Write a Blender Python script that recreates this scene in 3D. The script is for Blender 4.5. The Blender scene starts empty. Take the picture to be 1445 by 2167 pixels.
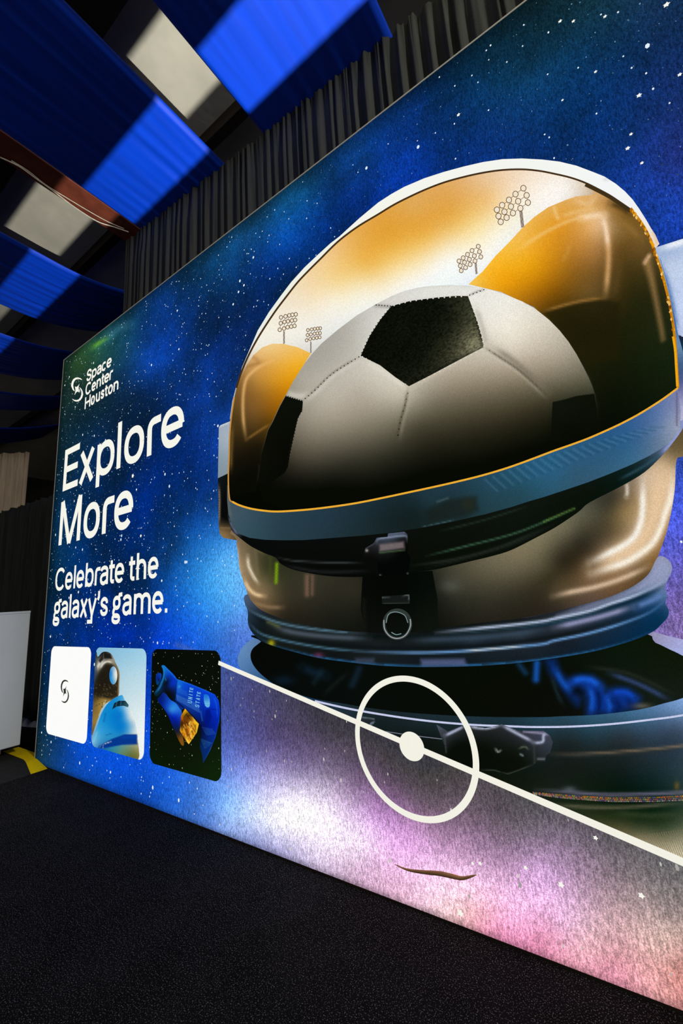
import bpy, math, random
import numpy as np
from mathutils import Vector, Matrix, noise
from mathutils.geometry import delaunay_2d_cdt

random.seed(7)
rng = np.random.default_rng(11)
C = bpy.context.scene.collection
SC = bpy.context.scene

# ------------------------------------------------------------------ camera, light, exposure
IMG_W, IMG_H, FOCAL = 1445.0, 2167.0, 885.275
CAM_H = 0.975                     # lens height above the carpet, metres
WALL_Y = 1.35                     # distance from the lens to the printed face
CAM_ROT = np.array([[0.82330902, -0.06379158, -0.56399725],
                    [0.16264077, 0.97851118, 0.12674324],
                    [0.54379246, -0.1960778, 0.81599219]])   # print frame -> camera frame
P2W = np.array([[1, 0, 0], [0, 0, 1], [0, -1, 0]], float)      # world -> print frame
cam_data = bpy.data.cameras.new('camera')
cam_data.sensor_fit = 'VERTICAL'
cam_data.sensor_height = 36.0
cam_data.lens = FOCAL / IMG_H * 36.0
cam_data.clip_start = 0.02
cam = bpy.data.objects.new('camera', cam_data)
C.objects.link(cam)
rot = (CAM_ROT @ P2W).T
cam.matrix_world = Matrix([[*rot[0], 0.0], [*rot[1], 0.0], [*rot[2], CAM_H], [0, 0, 0, 1]])
SC.camera = cam

world = bpy.data.worlds.new('hall_ambience')
SC.world = world
world.use_nodes = True
world.node_tree.nodes['Background'].inputs[0].default_value = (1.0, 0.95, 0.88, 1)
world.node_tree.nodes['Background'].inputs[1].default_value = 0.22

SC.view_settings.view_transform = 'Standard'
SC.view_settings.look = 'None'
SC.view_settings.exposure = 0.0
SC.view_settings.gamma = 1.0
SC.view_settings.use_curve_mapping = False


def uplight(x, power):
    d = bpy.data.lights.new('uplight_lamp', 'POINT')
    d.energy = power
    d.color = (1.0, 0.95, 0.86)
    d.shadow_soft_size = 0.004
    o = bpy.data.objects.new('uplight_lamp', d)
    C.objects.link(o)
    o.location = (x, 1.60, 0.16)


uplight(0.2, 1900.0)

hall = bpy.data.lights.new('added_side_lamp', 'AREA')      # unseen lamp added at the right to model drape folds and light the counter
hall.energy = 230.0
hall.color = (1.0, 0.93, 0.84)
hall.size = 0.5
hall_o = bpy.data.objects.new('added_side_lamp', hall)
C.objects.link(hall_o)
hall_o.location = (5.2, -0.2, 4.9)
hall_o.rotation_euler = (Vector((-3.2, 1.8, 2.6)) - Vector(hall_o.location)).to_track_quat('-Z', 'Y').to_euler()

# ------------------------------------------------------------------ helpers: geometry
def lin(c):
    c = np.clip(np.asarray(c, float) / 255.0, 0, 1)
    return np.where(c <= 0.04045, c / 12.92, ((c + 0.055) / 1.055) ** 2.4)


def ray(p):
    p = np.atleast_2d(np.asarray(p, float))
    d = np.stack([(p[:, 0] - IMG_W / 2) / FOCAL, -(p[:, 1] - IMG_H / 2) / FOCAL, -np.ones(len(p))], 1)
    w = d @ CAM_ROT
    return np.stack([w[:, 0], -w[:, 2], w[:, 1]], 1)


def trace(p):
    """traced points -> (x, z) metres on the printed face"""
    r = ray(p)
    return np.stack([r[:, 0] / r[:, 1] * WALL_Y, r[:, 2] / r[:, 1] * WALL_Y + CAM_H], 1)


def back(q):
    """(x, z) metres on the printed face -> traced coordinates"""
    w = np.stack([q[:, 0], q[:, 1] - CAM_H, np.full(len(q), -WALL_Y)], 1)
    c = w @ CAM_ROT.T
    dz = np.where(c[:, 2] < -0.05, -c[:, 2], np.nan)
    return np.stack([IMG_W / 2 + FOCAL * c[:, 0] / dz, IMG_H / 2 - FOCAL * c[:, 1] / dz], 1)


def link(name, mesh, material=None, parent=None):
    o = bpy.data.objects.new(name, mesh)
    C.objects.link(o)
    if material is not None and mesh is not None:
        mesh.materials.append(material)
    if parent is not None:
        o.parent = parent
        if parent.type == 'EMPTY' and parent.parent is None:
            o.matrix_parent_inverse = Matrix.Translation(-parent.location)
    return o


def tag(o, label=None, cat=None, group=None, kind=None):
    for k, v in (('label', label), ('category', cat), ('group', group), ('kind', kind)):
        if v:
            o[k] = v
    return o


def empty(name, loc=(0, 0, 0), parent=None):
    o = bpy.data.objects.new(name, None)
    C.objects.link(o)
    o.location = loc
    if parent is not None:
        o.parent = parent
        if parent.parent is None:
            o.matrix_parent_inverse = Matrix.Translation(-parent.location)
    return o


class MB:
    def __init__(self):
        self.v, self.f = [], []

    def box(self, x0, x1, y0, y1, z0, z1):
        n = len(self.v)
        self.v += [(x, y, z) for z in (z0, z1) for y in (y0, y1) for x in (x0, x1)]
        for q in ((0, 2, 3, 1), (4, 5, 7, 6), (0, 1, 5, 4), (2, 6, 7, 3), (0, 4, 6, 2), (1, 3, 7, 5)):
            self.f.append(tuple(n + i for i in q))
        return self

    def tube(self, pts, r, k=8, cap=True):
        pts = [Vector(p) for p in pts]
        n = len(self.v)
        for i, p in enumerate(pts):
            d = (pts[min(i + 1, len(pts) - 1)] - pts[max(i - 1, 0)]).normalized()
            a = d.cross(Vector((0, 0, 1)))
            if a.length < 1e-3:
                a = d.cross(Vector((1, 0, 0)))
            a.normalize()
            b = d.cross(a)
            rr = r[i] if isinstance(r, (list, tuple)) else r
            for j in range(k):
                t = 2 * math.pi * j / k
                self.v.append(tuple(p + rr * (math.cos(t) * a + math.sin(t) * b)))
        for i in range(len(pts) - 1):
            for j in range(k):
                q = (j + 1) % k
                self.f.append((n + i * k + j, n + i * k + q, n + (i + 1) * k + q, n + (i + 1) * k + j))
        if cap:
            self.f.append(tuple(n + j for j in range(k))[::-1])
            self.f.append(tuple(n + (len(pts) - 1) * k + j for j in range(k)))
        return self

    def grid(self, fn, nu, nv):
        n = len(self.v)
        for i in range(nu + 1):
            for j in range(nv + 1):
                self.v.append(tuple(fn(i / nu, j / nv)))
        for i in range(nu):
            for j in range(nv):
                a = n + i * (nv + 1) + j
                self.f.append((a, a + nv + 1, a + nv + 2, a + 1))
        return self

    def build(self, name, material, parent=None, smooth=False, bevel=0.0):
        m = bpy.data.meshes.new(name)
        m.from_pydata(self.v, [], self.f)
        m.validate()
        if smooth:
            m.polygons.foreach_set('use_smooth', [True] * len(m.polygons))
        o = link(name, m, material, parent)
        if bevel:
            b = o.modifiers.new('edges', 'BEVEL')
            b.width = bevel
            b.segments = 2
        return o


# ------------------------------------------------------------------ helpers: materials
def nodes(name):
    m = bpy.data.materials.new(name)
    m.use_nodes = True
    t = m.node_tree
    t.nodes.clear()
    return m, t, (lambda kind, **kw: _node(t, kind, **kw))


def _node(t, kind, **kw):
    n = t.nodes.new(kind)
    for k, v in kw.items():
        setattr(n, k, v)
    return n


def surface(name, rgb, rough=0.8, spec=0.3, var=0.2, scale=(20, 20, 20), bump=0.0, bscale=None, sheen=0.0, metal=0.0, speck=None):
    m, t, N = nodes(name)
    out = N('ShaderNodeOutputMaterial')
    b = N('ShaderNodeBsdfPrincipled')
    t.links.new(b.outputs[0], out.inputs[0])
    tc = N('ShaderNodeTexCoord')
    mp = N('ShaderNodeMapping')
    mp.inputs['Scale'].default_value = scale
    t.links.new(tc.outputs['Object'], mp.inputs[0])
    nz = N('ShaderNodeTexNoise')
    nz.inputs['Scale'].default_value = 1.0
    nz.inputs['Detail'].default_value = 5.0
    t.links.new(mp.outputs[0], nz.inputs['Vector'])
    r = N('ShaderNodeValToRGB')
    c = np.array(rgb, float)
    r.color_ramp.elements[0].position = 0.3
    r.color_ramp.elements[1].position = 0.7
    r.color_ramp.elements[0].color = (*np.clip(c * (1 - var), 0, 1), 1)
    r.color_ramp.elements[1].color = (*np.clip(c * (1 + var), 0, 1), 1)
    t.links.new(nz.outputs[0], r.inputs[0])
    col = r.outputs[0]
    if speck:
        n2 = N('ShaderNodeTexNoise')
        n2.inputs['Scale'].default_value = speck[0]
        n2.inputs['Detail'].default_value = 1.0
        t.links.new(tc.outputs['Object'], n2.inputs['Vector'])
        r2 = N('ShaderNodeValToRGB')
        r2.color_ramp.elements[0].position = speck[1]
        r2.color_ramp.elements[1].position = speck[2]
        t.links.new(n2.outputs[0], r2.inputs[0])
        mx = N('ShaderNodeMixRGB')
        mx.inputs[2].default_value = (*speck[3], 1)
        t.links.new(r2.outputs[0], mx.inputs[0])
        t.links.new(col, mx.inputs[1])
        col = mx.outputs[0]
    t.links.new(col, b.inputs['Base Color'])
    b.inputs['Roughness'].default_value = rough
    b.inputs['Metallic'].default_value = metal
    b.inputs['Specular IOR Level'].default_value = spec
    b.inputs['Sheen Weight'].default_value = sheen
    if bump:
        bn = N('ShaderNodeTexNoise')
        bn.inputs['Scale'].default_value = bscale or 60
        bn.inputs['Detail'].default_value = 3.0
        t.links.new(tc.outputs['Object'], bn.inputs['Vector'])
        bp = N('ShaderNodeBump')
        bp.inputs['Strength'].default_value = bump
        bp.inputs['Distance'].default_value = 0.01
        t.links.new(bn.outputs[0], bp.inputs['Height'])
        t.links.new(bp.outputs[0], b.inputs['Normal'])
    return m


def backlit(name, layers):
    """translucent print lit from inside the box: emits its own printed colour; layers = (scale xyz, low, high) grain factors"""
    m, t, N = nodes(name)
    out = N('ShaderNodeOutputMaterial')
    e = N('ShaderNodeEmission')
    t.links.new(e.outputs[0], out.inputs[0])
    a = N('ShaderNodeAttribute')
    a.attribute_name = 'ink'
    col = a.outputs['Color']
    tc = N('ShaderNodeTexCoord')
    for sc, lo, hi, det in layers:
        mp = N('ShaderNodeMapping')
        mp.inputs['Scale'].default_value = sc
        t.links.new(tc.outputs['Object'], mp.inputs[0])
        nz = N('ShaderNodeTexNoise')
        nz.inputs['Scale'].default_value = 1.0
        nz.inputs['Detail'].default_value = det
        t.links.new(mp.outputs[0], nz.inputs['Vector'])
        mr = N('ShaderNodeMapRange')
        mr.inputs['From Min'].default_value = 0.3
        mr.inputs['From Max'].default_value = 0.7
        mr.inputs['To Min'].default_value = lo
        mr.inputs['To Max'].default_value = hi
        t.links.new(nz.outputs[0], mr.inputs['Value'])
        mx = N('ShaderNodeVectorMath', operation='SCALE')
        t.links.new(col, mx.inputs[0])
        t.links.new(mr.outputs[0], mx.inputs['Scale'])
        col = mx.outputs[0]
    t.links.new(col, e.inputs['Color'])
    e.inputs['Strength'].default_value = 1.0
    return m


INK_SKY = backlit('backlit_knit_print', [((230, 1, 70), 0.66, 1.46, 2.0), ((420, 1, 330), 0.72, 1.32, 0.0)])
INK = backlit('backlit_print', [((420, 1, 380), 0.88, 1.12, 1.0)])
INK_FLAT = backlit('backlit_white_ink', [((300, 1, 300), 0.985, 1.015, 1.0)])

# ------------------------------------------------------------------ helpers: printing on the fabric face
LAYER = 0.0004


def smooth_loop(pts, sub=4, closed=True):
    p = np.asarray(pts, float)
    n = len(p)
    out = []
    for i in range(n if closed else n - 1):
        if closed:
            a, b, c, d = p[i - 1], p[i], p[(i + 1) % n], p[(i + 2) % n]
        else:
            a, b, c, d = p[max(i - 1, 0)], p[i], p[i + 1], p[min(i + 2, n - 1)]
        for k in range(sub):
            t = k / sub
            out.append(0.5 * (2 * b + (c - a) * t + (2 * a - 5 * b + 4 * c - d) * t * t + (3 * b - a - 3 * c + d) * t ** 3))
    if not closed:
        out.append(p[-1])
    return np.array(out)


def densify(p, step, closed=True):
    out = []
    n = len(p)
    for i in range(n if closed else n - 1):
        a, b = p[i], p[(i + 1) % n]
        k = max(1, int(np.ceil(np.linalg.norm(b - a) / step)))
        for j in range(k):
            out.append(a + (b - a) * j / k)
    if not closed:
        out.append(p[-1])
    return np.array(out)


def inside(q, poly):
    x, y = q[:, 0], q[:, 1]
    r = np.zeros(len(q), bool)
    n = len(poly)
    for i in range(n):
        x0, y0 = poly[i]
        x1, y1 = poly[(i + 1) % n]
        if y0 == y1:
            continue
        c = ((y0 > y) != (y1 > y)) & (x < (x1 - x0) * (y - y0) / (y1 - y0) + x0)
        r ^= c
    return r


def dist(q, line, closed=False):
    d = np.full(len(q), 1e9)
    n = len(line)
    for i in range(n if closed else n - 1):
        a, b = line[i], line[(i + 1) % n]
        ab = b - a
        L = max(ab @ ab, 1e-12)
        t = np.clip(((q - a) @ ab) / L, 0, 1)
        e = q - a - t[:, None] * ab
        d = np.minimum(d, np.sqrt((e * e).sum(1)))
    return d


def blend(q, samples):
    """smooth colour field through (x, y, (r, g, b)) swatches"""
    s = np.array([(a, b) for a, b, c in samples], float)
    col = np.array([c for a, b, c in samples], float)
    if len(s) == 1:
        return np.repeat(col, len(q), 0)
    sc = max(np.ptp(s[:, 0]), np.ptp(s[:, 1]), 1e-6)
    dd = np.sqrt(((s[:, None] - s[None]) ** 2).sum(2)) / sc
    nn = np.where(np.eye(len(s)) > 0, 9, dd).min(1)
    c2 = (0.55 * np.median(nn)) ** 2
    n = len(s)
    A = np.zeros((n + 1, n + 1))
    A[:n, :n] = np.sqrt(dd ** 2 + c2) - np.eye(n) * 0.012
    A[:n, n] = A[n, :n] = 1
    co = np.linalg.solve(A, np.vstack([col, np.zeros((1, 3))]))
    out = np.zeros((len(q), 3))
    for k in range(0, len(q), 20000):
        d2 = ((q[k:k + 20000, None] - s[None]) ** 2).sum(2) / sc ** 2
        out[k:k + 20000] = np.sqrt(d2 + c2) @ co[:n] + co[n]
    lo, hi = col.min(0), col.max(0)
    return np.clip(out, np.minimum(lo, lo * 0.9), hi + 4)


def apply_ops(q, col, ops):
    for op in ops:
        if op[0] == 's':
            _, pts, w, c, al = op
            ln = smooth_loop(pts, 4, False) if len(pts) > 2 else np.asarray(pts, float)
            a = al * np.exp(-(dist(q, ln) / w) ** 2)
            if len(pts) > 2:            # printed strokes thin out towards their ends
                L = max(np.linalg.norm(np.diff(ln, axis=0), axis=1).sum(), 1e-6)
                e0 = np.sqrt(((q - ln[0]) ** 2).sum(1)) / (0.22 * L)
                e1 = np.sqrt(((q - ln[-1]) ** 2).sum(1)) / (0.22 * L)
                a = a * np.clip(0.15 + np.minimum(e0, e1), 0, 1)
        elif op[0] == 'b':
            _, x, y, rx, ry, c, al = op
            a = al * np.exp(-((q[:, 0] - x) / rx) ** 2 - ((q[:, 1] - y) / ry) ** 2)
        else:
            _, pts, feather, c, al = op
            p = np.asarray(pts, float)
            d = dist(q, p, True) * np.where(inside(q, p), 1, -1)
            a = al * np.clip(d / feather * 0.5 + 0.5, 0, 1)
        a = np.nan_to_num(a)[:, None]
        col = col * (1 - a) + np.array(c, float) * a
    return col


def ink_mesh(name, verts, faces, rgb):
    m = bpy.data.meshes.new(name)
    m.from_pydata([tuple(v) for v in verts], [], faces)
    at = m.attributes.new('ink', 'FLOAT_COLOR', 'POINT')
    c = np.ones((len(verts), 4), np.float32)
    c[:, :3] = lin(rgb)
    at.data.foreach_set('color', c.ravel())
    return m


def face_points(px, layer):
    """traced points -> points on the given ink layer of the printed face"""
    y = WALL_Y - LAYER * layer
    r = ray(px)
    return np.stack([r[:, 0] / r[:, 1] * y, np.full(len(r), y), r[:, 2] / r[:, 1] * y + CAM_H], 1)


def region(name, pts, layer, samples, ops=(), parent=None, step=8.0, material=None, smooth=True):
    p = np.asarray(pts, float)
    if smooth:
        p = smooth_loop(p, 4)
    p = densify(p, step)
    lo, hi = p.min(0), p.max(0)
    gx = np.arange(lo[0] + step * 0.5, hi[0], step)
    gy = np.arange(lo[1] + step * 0.5, hi[1], step * 0.866)
    g = np.array([(x + (0.5 * step if j % 2 else 0), y) for j, y in enumerate(gy) for x in gx]) if len(gx) and len(gy) else np.zeros((0, 2))
    if len(g):
        g = g[inside(g, p)]
    if len(g):
        g = g[dist(g, p, True) > step * 0.45]
    allp = np.vstack([p, g]) if len(g) else p
    n = len(p)
    vs, es, fs, *_ = delaunay_2d_cdt([Vector(v) for v in allp], [(i, (i + 1) % n) for i in range(n)], [], 1, 1e-5)
    q = np.array([(v.x, v.y) for v in vs])
    col = apply_ops(q, blend(q, samples), ops)
    v3 = face_points(q, layer)
    fs = [tuple(f) if (q[f[1]] - q[f[0]])[0] * (q[f[2]] - q[f[0]])[1] - (q[f[1]] - q[f[0]])[1] * (q[f[2]] - q[f[0]])[0] < 0 else tuple(f)[::-1] for f in fs]
    return link(name, ink_mesh(name, v3, fs, col), material or INK, parent)


def ribbon_quads(line, w, closed=False):
    """flat band of width w along a polyline in (x, z): vertices and quads"""
    p = np.asarray(line, float)
    n = len(p)
    v, f = [], []
    for i in range(n):
        if closed:
            a, b = p[i - 1], p[(i + 1) % n]
        else:
            a, b = p[max(i - 1, 0)], p[min(i + 1, n - 1)]
        if not closed and 0 < i < n - 1:
            d1 = (p[i] - p[i - 1]) / max(np.linalg.norm(p[i] - p[i - 1]), 1e-9)
            d2 = (p[i + 1] - p[i]) / max(np.linalg.norm(p[i + 1] - p[i]), 1e-9)
            t = d1 + d2
            t = t / max(np.linalg.norm(t), 1e-9)
            k = 1 / max(0.45, abs(t @ d1))
        else:
            t = (b - a) / max(np.linalg.norm(b - a), 1e-9)
            k = 1.0
        nn = np.array([-t[1], t[0]]) * w / 2 * k
        v += [p[i] + nn, p[i] - nn]
    m = n if closed else n - 1
    for i in range(m):
        j = (i + 1) % n
        f.append((2 * i, 2 * i + 1, 2 * j + 1, 2 * j))
    return v, f


def flat_print(name, shapes, layer, rgb, parent, material=None):
    """shapes: list of (verts (x, z) metres, faces) printed on one layer in one or more colours"""
    V, F, K = [], [], []
    y = WALL_Y - LAYER * layer
    s = y / WALL_Y
    for i, sh in enumerate(shapes):
        v, f = sh[0], sh[1]
        c = sh[2] if len(sh) > 2 else rgb
        n = len(V)
        V += [(a[0] * s, y, (a[1] - CAM_H) * s + CAM_H) for a in v]
        F += [tuple(n + k for k in q) for q in f]
        K += [c] * len(v)
    return link(name, ink_mesh(name, V, F, np.array(K, float)), material or INK_FLAT, parent)


def traced_line(name, pts, w_px, layer, rgb, parent, material=None, closed=False):
    """thin printed line along traced points, constant width in traced units"""
    p = smooth_loop(pts, 5, closed) if len(pts) > 2 else np.asarray(pts, float)
    v, f = ribbon_quads(p, w_px, closed)
    q = trace(np.array(v))
    return flat_print(name, [(list(q), f)], layer, rgb, parent, material or INK)


# ------------------------------------------------------------------ hall: structure
CEIL = CAM_H + 4.83
BAND_Z = CAM_H + 4.0
M_CARPET = surface('black_carpet', (0.0075, 0.0075, 0.0088), 0.97, 0.04, 0.3, (6, 6, 6), 0.4, 700, 0.0, 0.0, (300, 0.60, 0.70, (0.17, 0.165, 0.175)))
M_CEIL = surface('grey_ceiling_liner', (0.46, 0.45, 0.38), 0.9, 0.1, 0.12, (3, 3, 3), 0.25, 14)
M_WALL = surface('dark_hall_wall', (0.05, 0.045, 0.04), 0.9, 0.1)
M_RUST = surface('red_oxide_steel', (0.15, 0.035, 0.018), 0.6, 0.3, 0.25, (8, 8, 8))
M_DARKSTEEL = surface('dark_steel', (0.02, 0.015, 0.012), 0.7, 0.2)
M_DRAPE = surface('black_drape_cloth', (0.058, 0.062, 0.056), 0.95, 0.05, 0.18, (30, 30, 2), 0.2, 90)
M_BLUE = surface('blue_swag_cloth', (0.0, 0.050, 0.62), 0.5, 0.3, 0.15, (14, 0.8, 5), 0.0, None, 0.0)
M_BEIGE = surface('beige_pleated_cloth', (0.62, 0.50, 0.36), 0.9, 0.1, 0.15, (20, 20, 2))
M_CABLE = surface('pale_cable', (0.5, 0.46, 0.38), 0.5, 0.3)

X0, X1, Y0, Y1 = -17.0, 6.0, -4.0, 9.0
tag(MB().box(X0, X1, Y0, Y1, -0.1, 0.0).build('floor', M_CARPET), 'black carpet floor with fine pale flecks', None, None, 'structure')
tag(MB().box(X0, X1, Y0, Y1, CEIL, CEIL + 0.1).build('ceiling', M_CEIL), 'grey fabric ceiling above the blue swags', None, None, 'structure')
tag(MB().box(X0, X1, Y1, Y1 + 0.1, 0, CEIL).build('wall_back', M_WALL), 'dark far wall of the hall', None, None, 'structure')
tag(MB().box(X0 - 0.1, X0, Y0, Y1, 0, CEIL).build('wall_left', M_WALL), 'dark side wall of the hall', None, None, 'structure')

# roof steel, and one wide dark panel across the ceiling
tag(MB().box(-4.42, -4.12, -3.5, 8.5, CEIL - 0.42, CEIL - 0.06).build('roof_beam', M_RUST, None, False, 0.01), 'red oxide steel beam running beside the wide blue swag', 'beam', None, 'structure')
for i, (y, w) in enumerate(((2.30, 0.10), (3.75, 0.10), (0.95, 0.55))):
    tag(MB().box(-16.5, 5.5, y - w / 2, y + w / 2, CEIL - 0.16, CEIL - 0.002).build('roof_purlin', M_DARKSTEEL, None, False, 0.005),
        ('dark thin purlin crossing the grey ceiling above the tall drape', 'dark purlin crossing the ceiling far behind the drapes', 'wide dark panel across the ceiling between the two lit blue swags')[i], 'beam', None, 'structure')


# blue ceiling swags
def swag(x0, x1, label, yend=2.33, sag=0.0, seed=0, y0=-3.2, zoff=0.0):
    r = np.random.default_rng(seed)
    ph = r.uniform(0, 6.28, 8)
    fr = r.uniform(14, 75, 8)
    am = r.uniform(0.0012, 0.0046, 8)
    nu, nv = 90, 150

    def fn(u, v):
        x = x0 + (x1 - x0) * u
        y = y0 + (yend - y0) * v
        z = BAND_Z + zoff + sag * max(0.0, y - 1.75) ** 2
        k = sum(am[i] * math.sin(fr[i] * (x - x0) + ph[i] + 0.9 * math.sin(1.7 * y + ph[i])) for i in range(8))
        edge = min(u, 1 - u)
        z += k * min(1, edge * 10) * (0.55 + 0.45 * math.sin(2.1 * y + seed))
        z += 0.03 * max(0, 1 - edge / 0.03)
        return x, y, z
    o = MB().grid(fn, nu, nv).build('ceiling_swag', M_BLUE, None, True)
    s = o.modifiers.new('cloth', 'SOLIDIFY')
    s.thickness = 0.004
    s.offset = 1
    return tag(o, label, 'swag', 'blue cloth swags under the ceiling')


swag(-2.03, -0.80, 'blue ceiling swag with the largest bright lit patch, beside tall drape top', 2.36, 0, 1)
swag(-3.76, -2.50, 'wide blue ceiling swag beside the red beam, lit patch near its end', 2.28, 0, 2)
swag(-6.22, -4.93, 'dim blue ceiling swag left of the tall drape, first past the red beam', 3.6, 0.22, 3)
swag(-8.25, -6.92, 'dark blue swag, second past the red beam, above the printed corner', 3.9, 0.16, 4)
swag(-9.95, -9.0, 'dark blue swag, third past the red beam', 4.2, 0.12, 5)
swag(-12.6, -11.2, 'dark blue swag farthest away at the left edge of the picture', 4.4, 0.10, 6)

# loose cables under the beam
for i, (pts, lab) in enumerate((([(0, 333), (40, 352), (76, 378), (120, 410), (160, 440), (205, 468), (240, 480), (272, 491)], 'thin pale cable sagging lowest under the red roof beam'),
                                ([(24, 340), (60, 362), (95, 390), (140, 418), (190, 448), (230, 470), (262, 484)], 'thin pale cable drooping close under the red roof beam'))):
    r = ray(pts)
    q = r / r[:, 2:3] * (4.36 + 0.02 * i)
    q[:, 2] += CAM_H
    tag(MB().tube([tuple(a) for a in smooth_loop(q, 4, False)], 0.007 - 0.002 * i, 6).build('cable', M_CABLE, None, True), lab, 'cable')


# drapes
def drape(name, p0, p1, z0, z1, label, folds, amp, lean=0.0, seed=0, mat=None):
    r = np.random.default_rng(seed)
    p0, p1 = np.array(p0), np.array(p1)
    L = np.linalg.norm(p1 - p0)
    d = (p1 - p0) / L
    nn = np.array([-d[1], d[0]])
    if nn[1] > 0:
        nn = -nn
    nf = int(L * folds)
    cw = np.cumsum(r.uniform(0.25, 2.1, nf + 1))
    cw = cw / cw[-1]
    ca = r.uniform(0.15, 1.4, nf + 1)
    kn = np.linspace(0, 1, nf + 1)
    nu, nv = nf * 8, 14
    us = np.linspace(0, 1, nu + 1)
    phase = np.interp(us, np.concatenate([[0], cw]), np.arange(nf + 2)) * 2 * math.pi
    aa = np.interp(us, np.concatenate([[0], cw]), np.concatenate([[ca[0]], ca]))
    wob = r.uniform(0, 6.28, 4)

    def fn(u, v):
        i = int(round(u * nu))
        top = min(1.0, (1 - v) * 14)
        gather = 0.55 + 0.45 * top
        w = amp * aa[i] * (math.cos(phase[i] + 0.5 * math.sin(3 * v + wob[0])) + 0.25 * math.cos(2.3 * phase[i] + wob[1] + 2 * v)) * gather
        if v > 0.93:
            w += 0.3 * amp * math.cos(phase[i] * 2.7 + wob[2])
        s = u * L + lean * (1 - v) * math.sin(u * 9 + wob[3]) * 0.3
        q = p0 + d * s + nn * w
        return q[0], q[1], z0 + (z1 - z0) * v + 0.012 * math.cos(phase[i] * 0.5 + wob[2]) * (v > 0.95)
    o = MB().grid(fn, nu, nv).build(name, mat or M_DRAPE, None, True)
    s = o.modifiers.new('cloth', 'SOLIDIFY')
    s.thickness = 0.003
    return tag(o, label, 'drape')


ZD = 4.0
dl, dr = np.array((-3.985, 2.06)), np.array((2.6, 2.46))
drape('tall_drape', dl, dr, 0.0, CAM_H + ZD, 'tall pleated black drape rising behind the glowing wall', 12, 0.027, 0.0, 3)
drape('low_drape', (-9.5, 1.75), (-4.0, 2.12), 0.0, 2.32, 'low pleated black drape beside the glowing wall, left of its edge', 9, 0.026, 0.25, 5)
drape('pleated_hanging', (-12.6, 1.94), (-10.51, 3.5), 0.0, 4.53, 'beige pleated hanging far behind the low black drape', 9, 0.018, 0.0, 8, M_BEIGE)

# unseen trough added behind the glowing wall; its blades cut the uplight into a stripe
ut = tag(empty('added_uplight_trough', (-1.6, 1.60, 0)), 'unseen black slotted trough added behind the glowing wall to shape the uplight', 'uplight')
zl, zb = 0.16, 0.72
sf, sb = (1.49 - 1.60) / (BAND_Z - zl), (1.985 - 1.60) / (BAND_Z - zl)
MB().box(-3.4, 1.2, 1.50, 1.80, 0.0, 0.06).build('base', M_DARKSTEEL, ut)
for nm, s, dirn in (('shutter_blade', sf, -1), ('shutter_blade', sb, 1)):
    e = 1.60 + s * (zb - zl)
    a, b = sorted((e, e + dirn * 0.012))
    MB().box(-3.4, 1.2, a, b, 0.06, zb).build(nm, M_DARKSTEEL, ut)

# ------------------------------------------------------------------ glowing wall: body
PX0, PX1, PZ0, PZ1 = -2.603 * 1.35, 2.75, CAM_H - 0.7222 * 1.35, CAM_H + 1.4972 * 1.35
M_ALU = surface('pale_frame_metal', (0.80, 0.77, 0.66), 0.5, 0.5, 0.05, (60, 60, 60))
M_BACK = surface('dark_backing_cloth', (0.02, 0.02, 0.022), 0.9, 0.1)
wall = tag(empty('lightbox_wall', ((PX0 + PX1) / 2, WALL_Y, 0)),
           'huge backlit fabric wall printed with a space helmet and starry sky', 'display wall')
MB().box(PX0, PX1, WALL_Y + 0.004, WALL_Y + 0.10, 0.0, PZ1).build('backing', M_BACK, wall)
FT = 0.008
MB().box(PX0 - FT, PX0, WALL_Y - 0.001, WALL_Y + 0.10, 0, PZ1 + FT).build('frame_rail', M_ALU, wall)
MB().box(PX1, PX1 + FT, WALL_Y - 0.001, WALL_Y + 0.10, 0, PZ1 + FT).build('frame_rail', M_ALU, wall)
MB().box(PX0, PX1, WALL_Y - 0.001, WALL_Y + 0.10, PZ1, PZ1 + FT).build('frame_rail', M_ALU, wall)
MB().box(PX0, PX1, WALL_Y - 0.001, WALL_Y + 0.004, 0.0, 0.008).build('frame_rail', M_DARKSTEEL, wall)

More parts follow.
